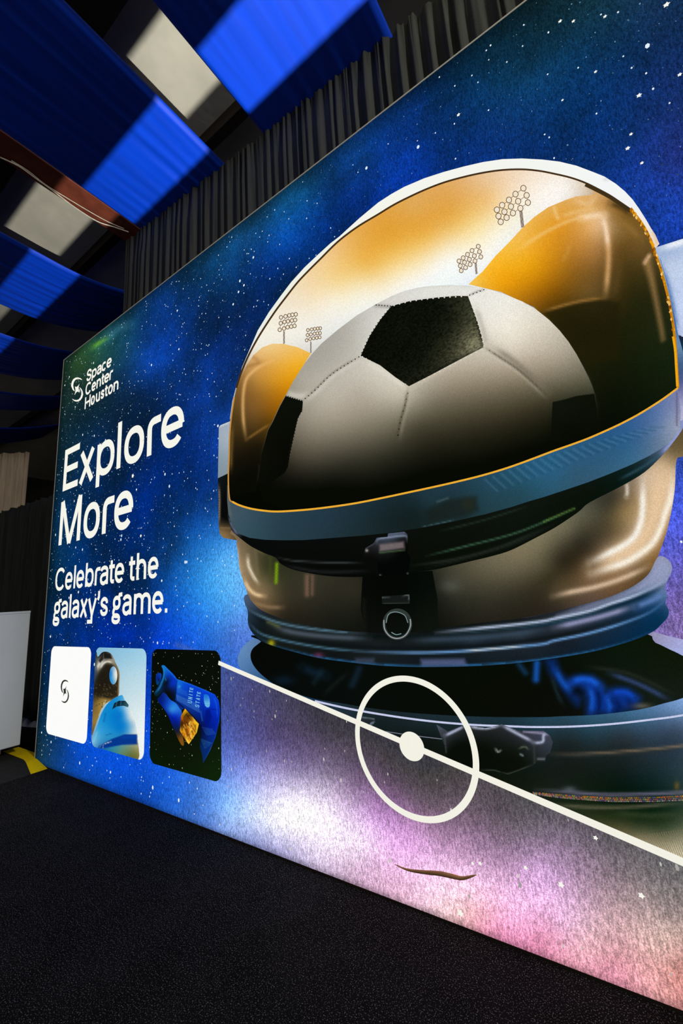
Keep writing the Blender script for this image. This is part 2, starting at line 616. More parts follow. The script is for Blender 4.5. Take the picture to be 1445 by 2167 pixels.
# ------------------------------------------------------------------ glowing wall: starry ground
UP = [(1130, 20, (16, 44, 52)), (1250, 30, (18, 52, 70)), (1400, 30, (20, 46, 82)), (1200, 110, (12, 52, 86)), (1350, 120, (12, 44, 90)),
      (1430, 200, (28, 58, 145)), (1100, 150, (16, 68, 108)), (1000, 190, (10, 72, 140)), (1050, 260, (12, 50, 108)), (1200, 260, (8, 50, 112)),
      (1330, 280, (14, 56, 135)), (1430, 330, (42, 56, 150)), (1420, 430, (28, 70, 190)), (930, 160, (6, 34, 70)), (900, 250, (10, 62, 158)),
      (850, 300, (10, 66, 185)), (800, 330, (10, 70, 195)), (760, 330, (16, 88, 190)), (930, 320, (8, 48, 125)), (700, 340, (12, 58, 118)), (650, 380, (18, 72, 112)),
      (640, 420, (14, 92, 155)), (560, 450, (16, 62, 98)), (520, 480, (20, 72, 112)), (600, 500, (10, 84, 178)), (680, 470, (6, 56, 150)),
      (720, 420, (6, 50, 140)), (550, 560, (6, 44, 112)), (500, 640, (8, 44, 104)), (450, 560, (18, 102, 180)), (400, 600, (10, 50, 100)), (430, 680, (8, 30, 72)),
      (380, 660, (14, 82, 205)), (330, 620, (10, 58, 140)), (280, 670, (12, 54, 78)), (240, 700, (30, 124, 165)), (215, 727, (56, 130, 90)),
      (180, 745, (42, 76, 40)), (160, 800, (36, 62, 42)), (145, 860, (22, 46, 46)), (200, 770, (30, 58, 42)), (230, 780, (14, 48, 72)), (300, 720, (8, 36, 84)), (350, 770, (14, 92, 238)),
      (375, 750, (10, 70, 190)), (330, 830, (8, 46, 120)), (260, 880, (12, 34, 52)), (180, 900, (10, 42, 70)), (130, 950, (14, 46, 58)), (250, 960, (6, 42, 104)), (230, 900, (8, 32, 62)),
      (350, 870, (6, 36, 92)), (420, 800, (10, 56, 145)), (450, 900, (12, 60, 150)), (400, 980, (4, 40, 112)), (300, 1020, (4, 40, 112)),
      (320, 1100, (0, 42, 132)), (200, 1150, (0, 54, 140)), (130, 1180, (4, 58, 108)), (107, 1180, (6, 30, 40)), (98, 1270, (4, 34, 50)), (110, 1330, (0, 58, 165)), (230, 1160, (2, 34, 86)),
      (300, 1180, (0, 48, 132)), (260, 1260, (0, 40, 120)), (400, 1100, (12, 86, 195)), (440, 1040, (8, 60, 168)), (450, 1150, (36, 126, 215)), (490, 1180, (96, 172, 228)),
      (470, 1230, (80, 160, 225)), (420, 1250, (36, 136, 218)), (480, 1300, (62, 150, 222)), (400, 1320, (18, 88, 208)), (350, 1340, (8, 60, 182)), (250, 1345, (0, 42, 158)),
      (440, 1380, (26, 96, 200)), (500, 1330, (84, 116, 205)), (90, 1450, (6, 52, 100)), (82, 1560, (14, 48, 62)), (90, 1600, (22, 52, 66)),
      (140, 1608, (8, 68, 170)), (250, 1640, (10, 82, 215)), (200, 1600, (8, 80, 215)), (350, 1685, (22, 92, 205)), (300, 1690, (10, 56, 145)), (200, 1655, (10, 60, 140)),
      (310, 1500, (8, 66, 205)), (1440, 960, (50, 80, 190)), (1440, 1060, (66, 88, 222)), (1425, 1150, (88, 94, 212)),
      (1435, 1250, (128, 108, 200)), (1430, 1310, (150, 120, 195)), (1560, 600, (30, 60, 170)), (1600, 1100, (100, 90, 200)), (1600, 1300, (150, 120, 190))]
LOW = [(480, 1440, (60, 76, 130)), (520, 1470, (68, 70, 118)), (600, 1500, (68, 66, 88)), (700, 1550, (60, 58, 66)), (480, 1550, (66, 84, 152)),
       (560, 1570, (78, 72, 118)), (640, 1620, (108, 98, 135)), (500, 1640, (118, 140, 212)), (560, 1680, (190, 192, 226)), (640, 1700, (236, 236, 244)),
       (480, 1690, (110, 170, 230)), (560, 1740, (228, 238, 252)), (620, 1730, (246, 248, 252)), (700, 1720, (232, 222, 238)), (480, 1740, (150, 184, 232)), (620, 1770, (225, 222, 240)), (440, 1735, (70, 110, 190)),
       (540, 1775, (120, 132, 178)), (600, 1805, (150, 150, 190)), (660, 1830, (186, 176, 200)), (750, 1650, (108, 90, 118)), (800, 1600, (68, 64, 70)), (850, 1650, (72, 66, 72)),  # leftmost swatches here hold a fabric crease's shade as ink
       (900, 1700, (88, 78, 86)), (800, 1720, (168, 122, 178)), (850, 1780, (222, 168, 224)), (760, 1780, (242, 232, 246)), (900, 1850, (248, 208, 238)), (740, 1830, (190, 165, 185)),
       (960, 1800, (178, 140, 174)), (1000, 1700, (90, 80, 88)), (1000, 1650, (76, 70, 74)), (1100, 1750, (92, 86, 92)), (1050, 1820, (150, 120, 148)),
       (1150, 1850, (204, 164, 208)), (1000, 1880, (248, 208, 232)), (1100, 1920, (242, 192, 226)), (850, 1880, (205, 165, 185)), (880, 1915, (215, 180, 195)), (960, 1930, (226, 196, 190)),
       (1050, 1980, (222, 140, 172)), (1000, 1925, (215, 165, 165)), (1150, 1990, (186, 118, 138)), (1130, 2012, (228, 150, 180)), (1200, 1960, (215, 175, 200)), (1250, 2000, (222, 178, 178)), (1250, 1880, (148, 124, 138)),
       (1300, 1780, (88, 86, 88)), (1400, 1850, (106, 104, 104)), (1430, 1900, (122, 116, 112)), (1350, 1930, (168, 146, 142)), (1300, 2040, (182, 124, 134)),
       (1400, 2000, (205, 176, 164)), (1430, 2060, (186, 128, 118)), (1400, 2110, (214, 160, 154)), (1430, 2130, (190, 132, 126)), (1300, 2085, (222, 152, 168)), (1600, 1950, (120, 110, 108)), (1600, 2150, (170, 120, 115))]
LA, LB = np.array((467.0, 1404.7)), np.array((1445.0, 1824.4))


def ground_colour(px, below):
    x = np.nan_to_num(px[:, 0], nan=1600.0)
    y = np.nan_to_num(px[:, 1], nan=1200.0)
    q = np.stack([np.clip(x, -100, 1620), np.clip(y, -200, 2300)], 1)
    up = blend(q, UP)
    lo = np.clip(blend(q, LOW) * np.array((1.07, 1.04, 1.07)), 0, 255)
    al = blend(q, UP + LOW)
    split = np.where(below[:, None], lo, up)
    w = np.clip((q[:, 0] - 395) / 85, 0, 1)[:, None]
    w = w * w * (3 - 2 * w)
    col = al * (1 - w) + split * w
    ops = [('s', [(375, 1364), (470, 1405)], 6, (90, 110, 190), 0.5),
           ('s', [(195, 735), (212, 724), (228, 714)], 5, (130, 210, 60), 0.75),
           ('s', [(225, 714), (250, 696), (275, 686)], 9, (90, 170, 200), 0.5)]
    return apply_ops(q, col, ops)


xs = trace([(x, 1500.0) for x in list(range(70, 1800, 6))])[:, 0]
xs = np.concatenate([[PX0], xs[(xs > PX0 + 0.01) & (xs < 0.9)], np.linspace(0.92, PX1, 30)])
zs = np.linspace(PZ0 + 0.004, PZ1, 400)
gx, gz = np.meshgrid(xs, zs, indexing='ij')
q = np.stack([gx.ravel(), gz.ravel()], 1)
la, lb = trace([LA])[0], trace([LB])[0]
below = q[:, 1] < la[1] + (q[:, 0] - la[0]) * (lb[1] - la[1]) / (lb[0] - la[0])
col = ground_colour(back(q), below)
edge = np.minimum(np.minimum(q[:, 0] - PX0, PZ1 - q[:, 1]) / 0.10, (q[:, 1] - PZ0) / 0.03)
col = col * (0.62 + 0.38 * np.clip(edge, 0, 1))[:, None]  # backlight falloff towards the frame, darkened into the ink colour
pxs = back(q)
upper = ~(below & (np.nan_to_num(pxs[:, 0], nan=9999) > 380))
cloud = np.array([noise.fractal((a * 1.9, 3.1, b * 1.9), 0.9, 2.1, 7) for a, b in q])
fine = np.array([noise.fractal((a * 9.0, 7.7, b * 8.0), 0.8, 2.0, 4) for a, b in q])
f = np.clip(0.60 + 0.62 * cloud + 0.16 * fine, 0.12, 1.15)[:, None]
lum = col.max(1)
calm = np.clip((lum - 170) / 60, 0, 1) * np.clip((pxs[:, 1] - 900) / 200, 0, 1)
calm = np.maximum(calm, 0.8 * np.clip((pxs[:, 1] - 1500) / 120, 0, 1))[:, None]
f = f + (1.05 - f) * np.nan_to_num(calm)
dark = np.array((8, 28, 38.0)) * 0.55 + col * 0.32
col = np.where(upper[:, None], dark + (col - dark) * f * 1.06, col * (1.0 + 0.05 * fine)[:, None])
nx, nz = len(xs), len(zs)
idx = np.arange(nx * nz).reshape(nx, nz)
faces = np.stack([idx[:-1, :-1], idx[1:, :-1], idx[1:, 1:], idx[:-1, 1:]], -1).reshape(-1, 4).tolist()
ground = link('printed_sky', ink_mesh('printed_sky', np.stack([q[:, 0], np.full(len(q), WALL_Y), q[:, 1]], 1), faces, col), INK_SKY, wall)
ground['label'] = 'deep blue star field turning violet and pink at the foot'

# a pinched fold standing proud of the stretched fabric; brown stands in for its shade
crease_px = smooth_loop([(836, 1829), (862, 1840), (895, 1845), (930, 1848), (958, 1854), (980, 1858), (1008, 1851)], 4, False)
cq = trace(crease_px)
tt_ = np.linspace(0, 1, len(cq))
MB().tube([(a[0], WALL_Y - 0.001, a[1]) for a in cq], [float(0.0008 + 0.0062 * math.sin(math.pi * t) ** 0.8 * (0.6 + 0.6 * t)) for t in tt_], 10).build(
    'fabric_crease', surface('folded_print_cloth', (0.42, 0.24, 0.11), 0.9, 0.1), wall, True)

# stars
n_star = 26000
sx = rng.uniform(PX0 + 0.03, 1.6, n_star)
sz = rng.uniform(PZ0 + 0.04, PZ1 - 0.03, n_star)
sp = np.nan_to_num(back(np.stack([sx, sz], 1)), nan=1500)
dens = 0.42 + 0.58 * np.clip((900 - sp[:, 0]) / 700, 0, 1)
clump = blend(sp, [(x, y, (rng.uniform(0.35, 1.0),) * 3) for x, y in zip(rng.uniform(60, 1500, 60), rng.uniform(0, 1750, 60))])[:, 0]
low = (sp[:, 1] > LA[1] + (sp[:, 0] - LA[0]) * 0.4291) & (sp[:, 0] > 470)
keep = rng.uniform(0, 1, n_star) < 0.8 * dens * clump * np.where(low, 0.22, 1.0)
V, F, K = [], [], []
for x, z, lw, p in zip(sx[keep], sz[keep], low[keep], sp[keep]):
    big = rng.random()
    s = 0.0012 + 0.0020 * big ** 3 + (0.0030 if big > 0.988 else 0)
    far = np.clip((700 - p[0]) / 600, 0, 1)
    s *= 1 + 0.12 * far
    b = 0.30 + 0.55 * rng.random() if big < 0.86 else 1.0
    if lw:
        c = np.array((205, 200, 195)) * (0.75 + 0.3 * rng.random())
        s *= 1.5
        el = 2.0
    else:
        c = np.array((150, 200, 245)) * b if big < 0.86 else np.array((225, 240, 252)) * b
        el = 1.0 + 0.5 * rng.random()
    n = len(V)
    ph = rng.uniform(0, 1)
    for k in range(6):
        a = 2 * math.pi * (k + ph) / 6
        V.append((x + s * math.cos(a), WALL_Y - LAYER, z + el * s * math.sin(a)))
        K.append(c)
    F.append(tuple(n + k for k in range(6)))
# bright flecks picked out one by one
for px_, r_ in (((281, 1007), 0.02), ((166, 1253), 0.014), ((202, 1259), 0.012), ((107, 1347), 0.014), ((298, 1134), 0.014), ((1185, 45), 0.009), ((1213, 45), 0.008), ((1410, 10), 0.012),
                ((970, 243), 0.010), ((1352, 202), 0.010), ((1328, 314), 0.009), ((1358, 345), 0.007), ((1335, 284), 0.007), ((1438, 158), 0.008), ((1190, 212), 0.006), ((1260, 152), 0.007),
                ((1280, 35), 0.008), ((974, 1932), 0.014), ((1187, 1872), 0.011), ((1357, 1895), 0.010), ((1112, 1836), 0.008), ((1260, 1773), 0.008), ((1016, 1827), 0.008), ((1000, 1827), 0.007)):
    q0 = trace([px_])[0]
    n = len(V)
    for k in range(10):
        a = 2 * math.pi * k / 10
        rr = r_ * (0.45 if k % 2 else 0.75)
        V.append((q0[0] + rr * math.cos(a), WALL_Y - LAYER, q0[1] + rr * math.sin(a)))
        K.append((246, 246, 236))
    F.append(tuple(n + k for k in range(10)))
st = link('stars', ink_mesh('stars', V, F, np.array(K, float)), INK_FLAT, ground)
st['kind'] = 'stuff'

# ------------------------------------------------------------------ glowing wall: space helmet
VIS_TOP = [(495.7, 840.5), (500, 821), (509.5, 790.7), (523.4, 757.4), (541.3, 722.8), (560.7, 691), (583, 657.8), (605, 628.7), (630, 597), (655, 570.6),
           (680, 545.7), (704.7, 520.8), (727, 501.4), (760, 477.5), (800, 453.6), (827.7, 436.5), (855, 422), (897, 402.4), (938.4, 386.4), (980, 374.7),
           (1021.5, 365.6), (1063, 359.8), (1104.5, 358.4), (1140, 361.5), (1171.6, 367.5), (1207.5, 376), (1238.5, 387), (1267, 401), (1291, 414), (1315, 430), (1335, 444)]
GOLD_R = [(1335, 444), (1350.7, 463), (1365, 484.8), (1377, 508.6), (1384, 530), (1390, 546.8), (1398.5, 570.7), (1406.8, 601.8), (1414, 630.4), (1420, 661.5),
          (1426, 700), (1429.5, 742), (1431.5, 775.5), (1434.3, 820.9)]
GOLD_B = [(1434.3, 820.9), (1410.4, 838.8), (1386.5, 855.0), (1350.7, 877), (1315, 896), (1279, 912.8), (1243, 928.3), (1207.5, 941.5), (1171.6, 954), (1132, 969),
          (1076.8, 989), (1021.5, 1005.7), (966, 1019.5), (910.7, 1032), (850, 1045), (809.9, 1053.5), (754.5, 1064.5), (699, 1072.8), (643.8, 1079), (588.4, 1082.5),
          (555, 1080.3), (527.5, 1075.6), (505.4, 1068.7), (491.5, 1061.8)]
GOLD_L = [(491.5, 1061.8), (485.4, 1054.8), (483, 1016), (484.6, 966), (486, 919), (490, 877.7), (495.7, 840.5)]
RIM_OUT = [(486, 887.5), (491.5, 849), (501, 813), (512, 777), (527.5, 741), (545.5, 699), (569, 660.5), (594, 626), (616, 597), (644, 566), (671.5, 540),
           (699, 515), (718.5, 500), (760, 462), (800, 428.7), (827.7, 410.7), (855, 395.5), (897, 377.5), (938.4, 364), (980, 352.6), (1021.5, 343),
           (1063, 336.8), (1104.5, 335.4), (1147, 337.6), (1183.6, 342), (1219.4, 350.6), (1255, 364), (1279, 373.7), (1303, 389), (1322, 404.8),
           (1338.8, 422.7), (1353, 443), (1367.4, 465.7), (1377, 482.4), (1386.5, 496.7), (1395, 516)]
RIMB = [(480.5, 1027), (480.5, 1057.6), (483, 1088), (491.5, 1113), (505.4, 1129.6), (527.5, 1138), (560.7, 1142.3), (602, 1143.4), (643.8, 1142.9), (685, 1139.8),
        (726.8, 1136.5), (768, 1133.5), (821, 1128), (860.7, 1122), (902, 1115), (943.8, 1106.7), (985.3, 1097.5), (1026.8, 1088.2), (1082, 1073), (1117, 1061.5), (1150, 1052),
        (1195.5, 1037), (1243, 1021), (1291, 1002.3), (1338.8, 982), (1374.6, 964), (1398.5, 949.8), (1422.4, 930.7), (1439, 909)]
helm = empty('printed_helmet', (0, 0, 0), wall)
helm['label'] = 'space suit helmet with white rim and mirrored gold visor'

# suit collar
region('collar', [(600, 1345), (540, 1349), (522, 1360), (509.5, 1374), (502.6, 1390.7), (504, 1407), (513.7, 1424.8), (700, 1504.7), (900, 1590.5), (1100, 1676.3), (1300, 1762),
                  (1445, 1824), (1640, 1908), (1640, 1700), (1640, 1440), (1560, 1380), (1445, 1353), (1410, 1345), (1381.8, 1336.5), (1330, 1335), (1000, 1380)], 3,
       [(510, 1390, (92, 132, 180)), (525, 1370, (100, 138, 185)), (530, 1425, (70, 112, 160)), (570, 1448, (36, 74, 112)), (650, 1481, (26, 58, 88)), (720, 1500, (34, 50, 62)), (800, 1506, (32, 46, 55)),
        (900, 1518, (32, 50, 60)), (1000, 1526, (34, 56, 68)), (1150, 1528, (36, 68, 86)), (1250, 1524, (42, 86, 112)), (1340, 1513, (60, 108, 145)), (1440, 1495, (120, 160, 212)), (1560, 1470, (140, 170, 215)),
        (800, 1530, (14, 24, 22)), (900, 1560, (12, 18, 14)), (1000, 1590, (12, 18, 12)), (1100, 1640, (12, 20, 12)), (1200, 1570, (26, 30, 28)), (1320, 1560, (38, 42, 46)), (1430, 1550, (46, 56, 72)),
        (1250, 1630, (20, 28, 24)), (1350, 1630, (24, 38, 40)), (1430, 1630, (38, 58, 68)), (1180, 1660, (22, 30, 26)), (1300, 1725, (16, 34, 14)), (1200, 1705, (20, 34, 18)), (1420, 1720, (24, 44, 26)),
        (1350, 1745, (24, 40, 20)), (1400, 1765, (50, 62, 40)), (1440, 1750, (70, 80, 58)), (1310, 1760, (110, 96, 66)), (1370, 1785, (186, 168, 136)), (1430, 1790, (190, 180, 150)), (1430, 1815, (215, 205, 178)), (1640, 1880, (190, 180, 150)), (1640, 1600, (46, 56, 70)),
        (1400, 1358, (150, 152, 190)), (1440, 1370, (168, 172, 222)), (1360, 1348, (140, 130, 165)), (1560, 1420, (160, 165, 215)), (700, 1420, (10, 14, 12)), (1000, 1430, (8, 12, 8))],
       [('s', [(1164, 1595), (1239, 1595.5), (1349.5, 1588), (1445, 1578), (1600, 1555)], 3, (130, 110, 85), 0.75),
        ('s', [(1164, 1600), (1239, 1599), (1349.5, 1593), (1445, 1584)], 3, (40, 46, 46), 0.8),
        ('s', [(1131, 1671), (1211, 1677), (1294, 1682), (1445, 1677), (1600, 1665)], 4, (110, 105, 130), 0.8),
        ('s', [(1160, 1702), (1240, 1708), (1330, 1708), (1400, 1703), (1445, 1700)], 4, (120, 112, 88), 0.6),
        ('s', [(1290, 1720), (1380, 1726), (1445, 1722)], 7, (54, 66, 40), 0.6),
        ('b', 1432, 1663, 5, 9, (120, 90, 30), 0.7), ('b', 1205, 1670, 14, 6, (120, 125, 140), 0.5)],
       helm, 5.0, None, False)
region('collar_opening', [(560, 1345), (552.4, 1357.4), (535.8, 1371.3), (530, 1385), (533, 1401.7), (544, 1418.3), (560.7, 1434), (588.4, 1453), (616, 1464), (643.8, 1473), (671.5, 1480),
                          (726.8, 1489), (764, 1495.5), (833, 1505), (916, 1512), (999, 1516), (1070, 1517.6), (1150, 1517.6), (1183.4, 1516), (1252.6, 1513.3), (1308, 1507.8), (1363, 1499.5),
                          (1405, 1488.4), (1445, 1477), (1540, 1440), (1445, 1388), (1417.6, 1374.7), (1386.5, 1360), (1330, 1340), (960, 1385)], 4,
       [(600, 1400, (6, 9, 6)), (700, 1450, (7, 12, 10)), (900, 1460, (8, 12, 6)), (1050, 1470, (8, 12, 5)), (1200, 1490, (10, 12, 8)), (1400, 1420, (14, 22, 10)), (1300, 1400, (12, 22, 12)), (1400, 1470, (20, 28, 22))],
       [('p', [(1158, 1398), (1173, 1398), (1184, 1428), (1200, 1440), (1222, 1433), (1250, 1433), (1270, 1445), (1283, 1462), (1305, 1458), (1330, 1460), (1353, 1477), (1349, 1489), (1333, 1498), (1310, 1507), (1294, 1510), (1244, 1513), (1242, 1482), (1235, 1461), (1222, 1452), (1210, 1457), (1214, 1468), (1226, 1480), (1222, 1490), (1212, 1480), (1196, 1460), (1180, 1438), (1165, 1420)], 13, (10, 50, 140), 0.95),
        ('s', [(1176, 1418), (1190, 1444), (1206, 1462)], 6, (20, 84, 186), 0.8), ('s', [(1208, 1444), (1228, 1437), (1252, 1440), (1270, 1454)], 7, (22, 92, 214), 0.9), ('s', [(1246, 1456), (1253, 1476), (1250, 1508)], 5, (22, 84, 190), 0.85), ('s', [(1284, 1476), (1290, 1492), (1290, 1508)], 5, (22, 86, 194), 0.85),
        ('s', [(1294, 1466), (1322, 1464), (1344, 1478)], 6, (16, 72, 200), 0.85), ('s', [(1262, 1458), (1268, 1480), (1266, 1510)], 5, (4, 20, 62), 0.8), ('s', [(1300, 1482), (1310, 1496), (1300, 1506)], 8, (5, 24, 74), 0.75), ('s', [(1330, 1484), (1336, 1494)], 8, (6, 26, 80), 0.6), ('s', [(1212, 1468), (1222, 1460), (1232, 1466)], 5, (3, 10, 26), 0.7),
        ('s', [(1136, 1403), (1134, 1438)], 7, (22, 90, 190), 0.85), ('s', [(1098, 1406), (1112, 1424)], 6, (18, 60, 100), 0.7),
        ('s', [(1286, 1424), (1349.5, 1447), (1416, 1481)], 5, (52, 72, 122), 0.8), ('s', [(1240, 1412), (1330, 1425), (1430, 1472)], 4, (40, 46, 40), 0.6),
        ('b', 1358, 1494, 20, 6, (110, 105, 95), 0.7), ('s', [(1166, 1430), (1180, 1470), (1192, 1492)], 4, (30, 50, 60), 0.6),
        ('s', [(640, 1412), (662, 1422), (690, 1430)], 9, (16, 40, 62), 0.6), ('s', [(760, 1415), (745, 1450)], 7, (22, 44, 66), 0.6), ('s', [(680, 1420), (664, 1445)], 6, (20, 40, 50), 0.5),
        ('b', 600, 1440, 22, 10, (14, 36, 60), 0.6), ('s', [(735, 1424), (700, 1455), (685, 1470)], 4, (26, 34, 34), 0.5)],
       helm, 5.0)
traced_line('collar_glint', [(666, 1483.5), (726.8, 1497.5), (782, 1507.8), (850, 1518.5), (916, 1526.8), (971.5, 1531.8), (1020, 1535), (1068, 1536.5), (1128, 1538.5), (1211, 1537.5), (1294, 1532.2), (1377, 1523), (1445, 1513.5), (1560, 1490)], 4.2, 5, (196, 202, 232), helm)
# mesh strip of the suit: little woven cells
V, F = [], []
shp = []
for i in range(96):
    t = i / 95
    x = 1128 + t * 330
    yt = float(np.interp(x, [1128, 1211, 1294, 1380, 1460], [1676, 1683, 1688, 1687, 1683]))
    hgt = float(np.interp(x, [1128, 1180, 1460], [5, 9, 12]))
    for k in range(3):
        cx, cy = x + 1.5 * k, yt + hgt * k / 3 + 1.2
        c = [(190, 130, 60), (175, 125, 90), (160, 140, 130)][k] if rng.random() > 0.25 else (90, 90, 130)
        c = tuple(v * rng.uniform(0.65, 1.2) for v in c)
        q4 = trace([(cx - 1.5, cy - 1.2), (cx + 0.4, cy - 1.5), (cx + 1.5, cy + 1.2), (cx - 0.4, cy + 1.5)])
        shp.append((list(q4), [(0, 1, 2, 3)], c))
o = flat_print('mesh_trim', shp, 5, (200, 150, 80), helm, INK)
o['kind'] = 'stuff'
# woven weave of the pale suit cloth
shp = []
for i in range(26):
    x = 1345 + i * 5
    for (a, b) in (((x - 14, 1752 + 0.05 * i), (x + 14, 1835)),):
        ya = max(a[1], 1752 + (1 - i / 26) * 18)
        yb = 1404.7 + (b[0] - 467) * 0.4291
        if yb > ya + 6:
            v, f = ribbon_quads(np.array([(a[0] + 3, ya), (b[0], yb)]), 1.0)
            shp.append((list(trace(np.array(v))), f, (128, 112, 86)))
o = flat_print('cloth_weave', shp, 5, (128, 112, 86), helm, INK)
o['kind'] = 'stuff'
# clasp
region('clasp', [(923, 1533), (948, 1548), (982.5, 1534.3), (1000, 1536), (1027, 1541), (1061.6, 1532.7), (1096, 1546), (1128, 1546.5), (1150, 1546.5), (1164, 1557), (1169.5, 1571), (1164, 1593), (1156, 1599), (1153, 1611.6), (1136, 1613),
                 (1131, 1618.5), (1075.5, 1639), (1045, 1631), (1000, 1631), (960, 1620), (943.8, 1606), (941, 1580)], 6,
       [(960, 1575, (12, 16, 12)), (1030, 1580, (12, 16, 10)), (1100, 1600, (12, 18, 10)), (1150, 1580, (46, 52, 60)), (1140, 1555, (60, 62, 80)), (1060, 1625, (10, 14, 8)), (935, 1540, (70, 76, 90))],
       [('s', [(941, 1557), (960, 1548), (982, 1536.5)], 3, (190, 195, 225), 0.9), ('s', [(990, 1537), (1027, 1541.5), (1061, 1534)], 3, (190, 195, 220), 0.85),
        ('s', [(1061, 1534), (1090, 1550), (1128, 1570)], 3.5, (180, 185, 210), 0.9), ('s', [(1128, 1572), (1148, 1570), (1150, 1556), (1160, 1553)], 3, (190, 198, 225), 0.85),
        ('s', [(1108, 1548), (1150, 1552)], 2.5, (170, 165, 195), 0.7), ('s', [(941, 1560), (943, 1592)], 2, (70, 74, 80), 0.7), ('s', [(1010, 1630), (1045, 1631), (1075, 1638), (1131, 1617)], 2, (66, 76, 66), 0.8),
        ('s', [(1130, 1575), (1131, 1615)], 2, (60, 66, 66), 0.6), ('s', [(1048, 1584), (1053, 1591), (1060, 1588)], 1.8, (170, 175, 175), 0.8),
        ('s', [(1098, 1584), (1110, 1580), (1118, 1586)], 1.6, (110, 120, 90), 0.7), ('s', [(1101, 1596), (1106, 1599)], 2, (140, 160, 170), 0.7), ('s', [(1138, 1606), (1152, 1606)], 2, (130, 140, 150), 0.7)],
       helm, 3.0, None, False)
region('clasp_stub', [(756, 1515), (792, 1520), (795, 1527), (787, 1537), (770, 1533), (756, 1528)], 6, [(770, 1525, (34, 42, 48)), (790, 1530, (26, 32, 34))],
       [('s', [(757, 1516), (793, 1521)], 2, (130, 140, 155), 0.7), ('s', [(783, 1536), (787, 1530), (792, 1528)], 1.8, (150, 165, 185), 0.8)], helm, 3.0, None, False)
traced_line('collar_seam', [(815, 1548), (870, 1556), (935, 1564)], 1.6, 6, (120, 125, 140), helm)

# side brackets
region('side_bracket', [(463, 904), (466.6, 899.8), (488, 891), (488, 960), (484, 1001), (461, 1012), (462, 960)], 6,
       [(475, 910, (160, 172, 185)), (472, 960, (142, 158, 170)), (470, 1000, (130, 146, 158)), (484, 930, (165, 178, 190))],
       [('s', [(463, 904), (467, 900), (487, 892)], 2.5, (215, 220, 215), 0.9)], helm, 4.0, None, False)
region('side_clip', [(461, 1012), (484, 1001), (484, 1060), (488, 1100), (507, 1136), (499.8, 1143.4), (472, 1138), (465, 1129.6), (462.5, 1110), (462, 1050)], 6,
       [(472, 1060, (8, 10, 10)), (476, 1100, (10, 12, 10)), (470, 1020, (14, 18, 18)), (480, 1128, (122, 96, 62)), (497, 1138, (96, 76, 48)), (468, 1126, (130, 104, 68))],
       [('s', [(462.5, 1024), (464, 1060), (463, 1110)], 2.2, (150, 130, 105), 0.9), ('s', [(466, 1117), (486, 1118)], 2, (130, 105, 70), 0.7)], helm, 3.0, None, False)
region('side_bracket', [(1386, 524), (1445, 505), (1570, 465), (1590, 700), (1445, 713), (1434, 709), (1425, 660), (1412, 600), (1398, 550)], 6,
       [(1410, 560, (186, 200, 225)), (1440, 560, (190, 205, 232)), (1440, 650, (196, 210, 240)), (1430, 700, (190, 200, 232)), (1560, 600, (180, 195, 225)), (1405, 540, (160, 180, 215)), (1420, 620, (184, 200, 232))],
       [('s', [(1388, 528), (1445, 511), (1570, 471)], 8, (240, 243, 248), 0.95), ('s', [(1400, 560), (1414, 610), (1425, 660), (1433, 705)], 6, (70, 110, 165), 0.8)], helm, 5.0, None, False)
region('side_clip', [(1432, 705), (1445, 713), (1590, 700), (1590, 830), (1500, 850), (1445, 780)], 6, [(1440, 725, (22, 40, 62)), (1442, 750, (10, 70, 90)), (1550, 770, (14, 20, 26))], (), helm, 8.0, None, False)
region('rim_side', [(1384, 528), (1392, 535), (1403, 570), (1414, 610), (1424, 655), (1433, 700), (1445, 745), (1458, 800), (1466, 850), (1460, 890), (1439, 912), (1432, 905), (1434.3, 820.9), (1426, 700), (1406, 600)], 7,
       [(1390, 540, (150, 182, 220)), (1402, 575, (120, 160, 210)), (1415, 625, (90, 140, 200)), (1425, 680, (40, 96, 160)), (1434, 730, (110, 140, 175)), (1440, 770, (60, 92, 130)), (1440, 810, (80, 90, 140)), (1440, 850, (150, 150, 190)), (1438, 890, (180, 175, 205)), (1460, 850, (160, 160, 200))],
       (), helm, 4.0)

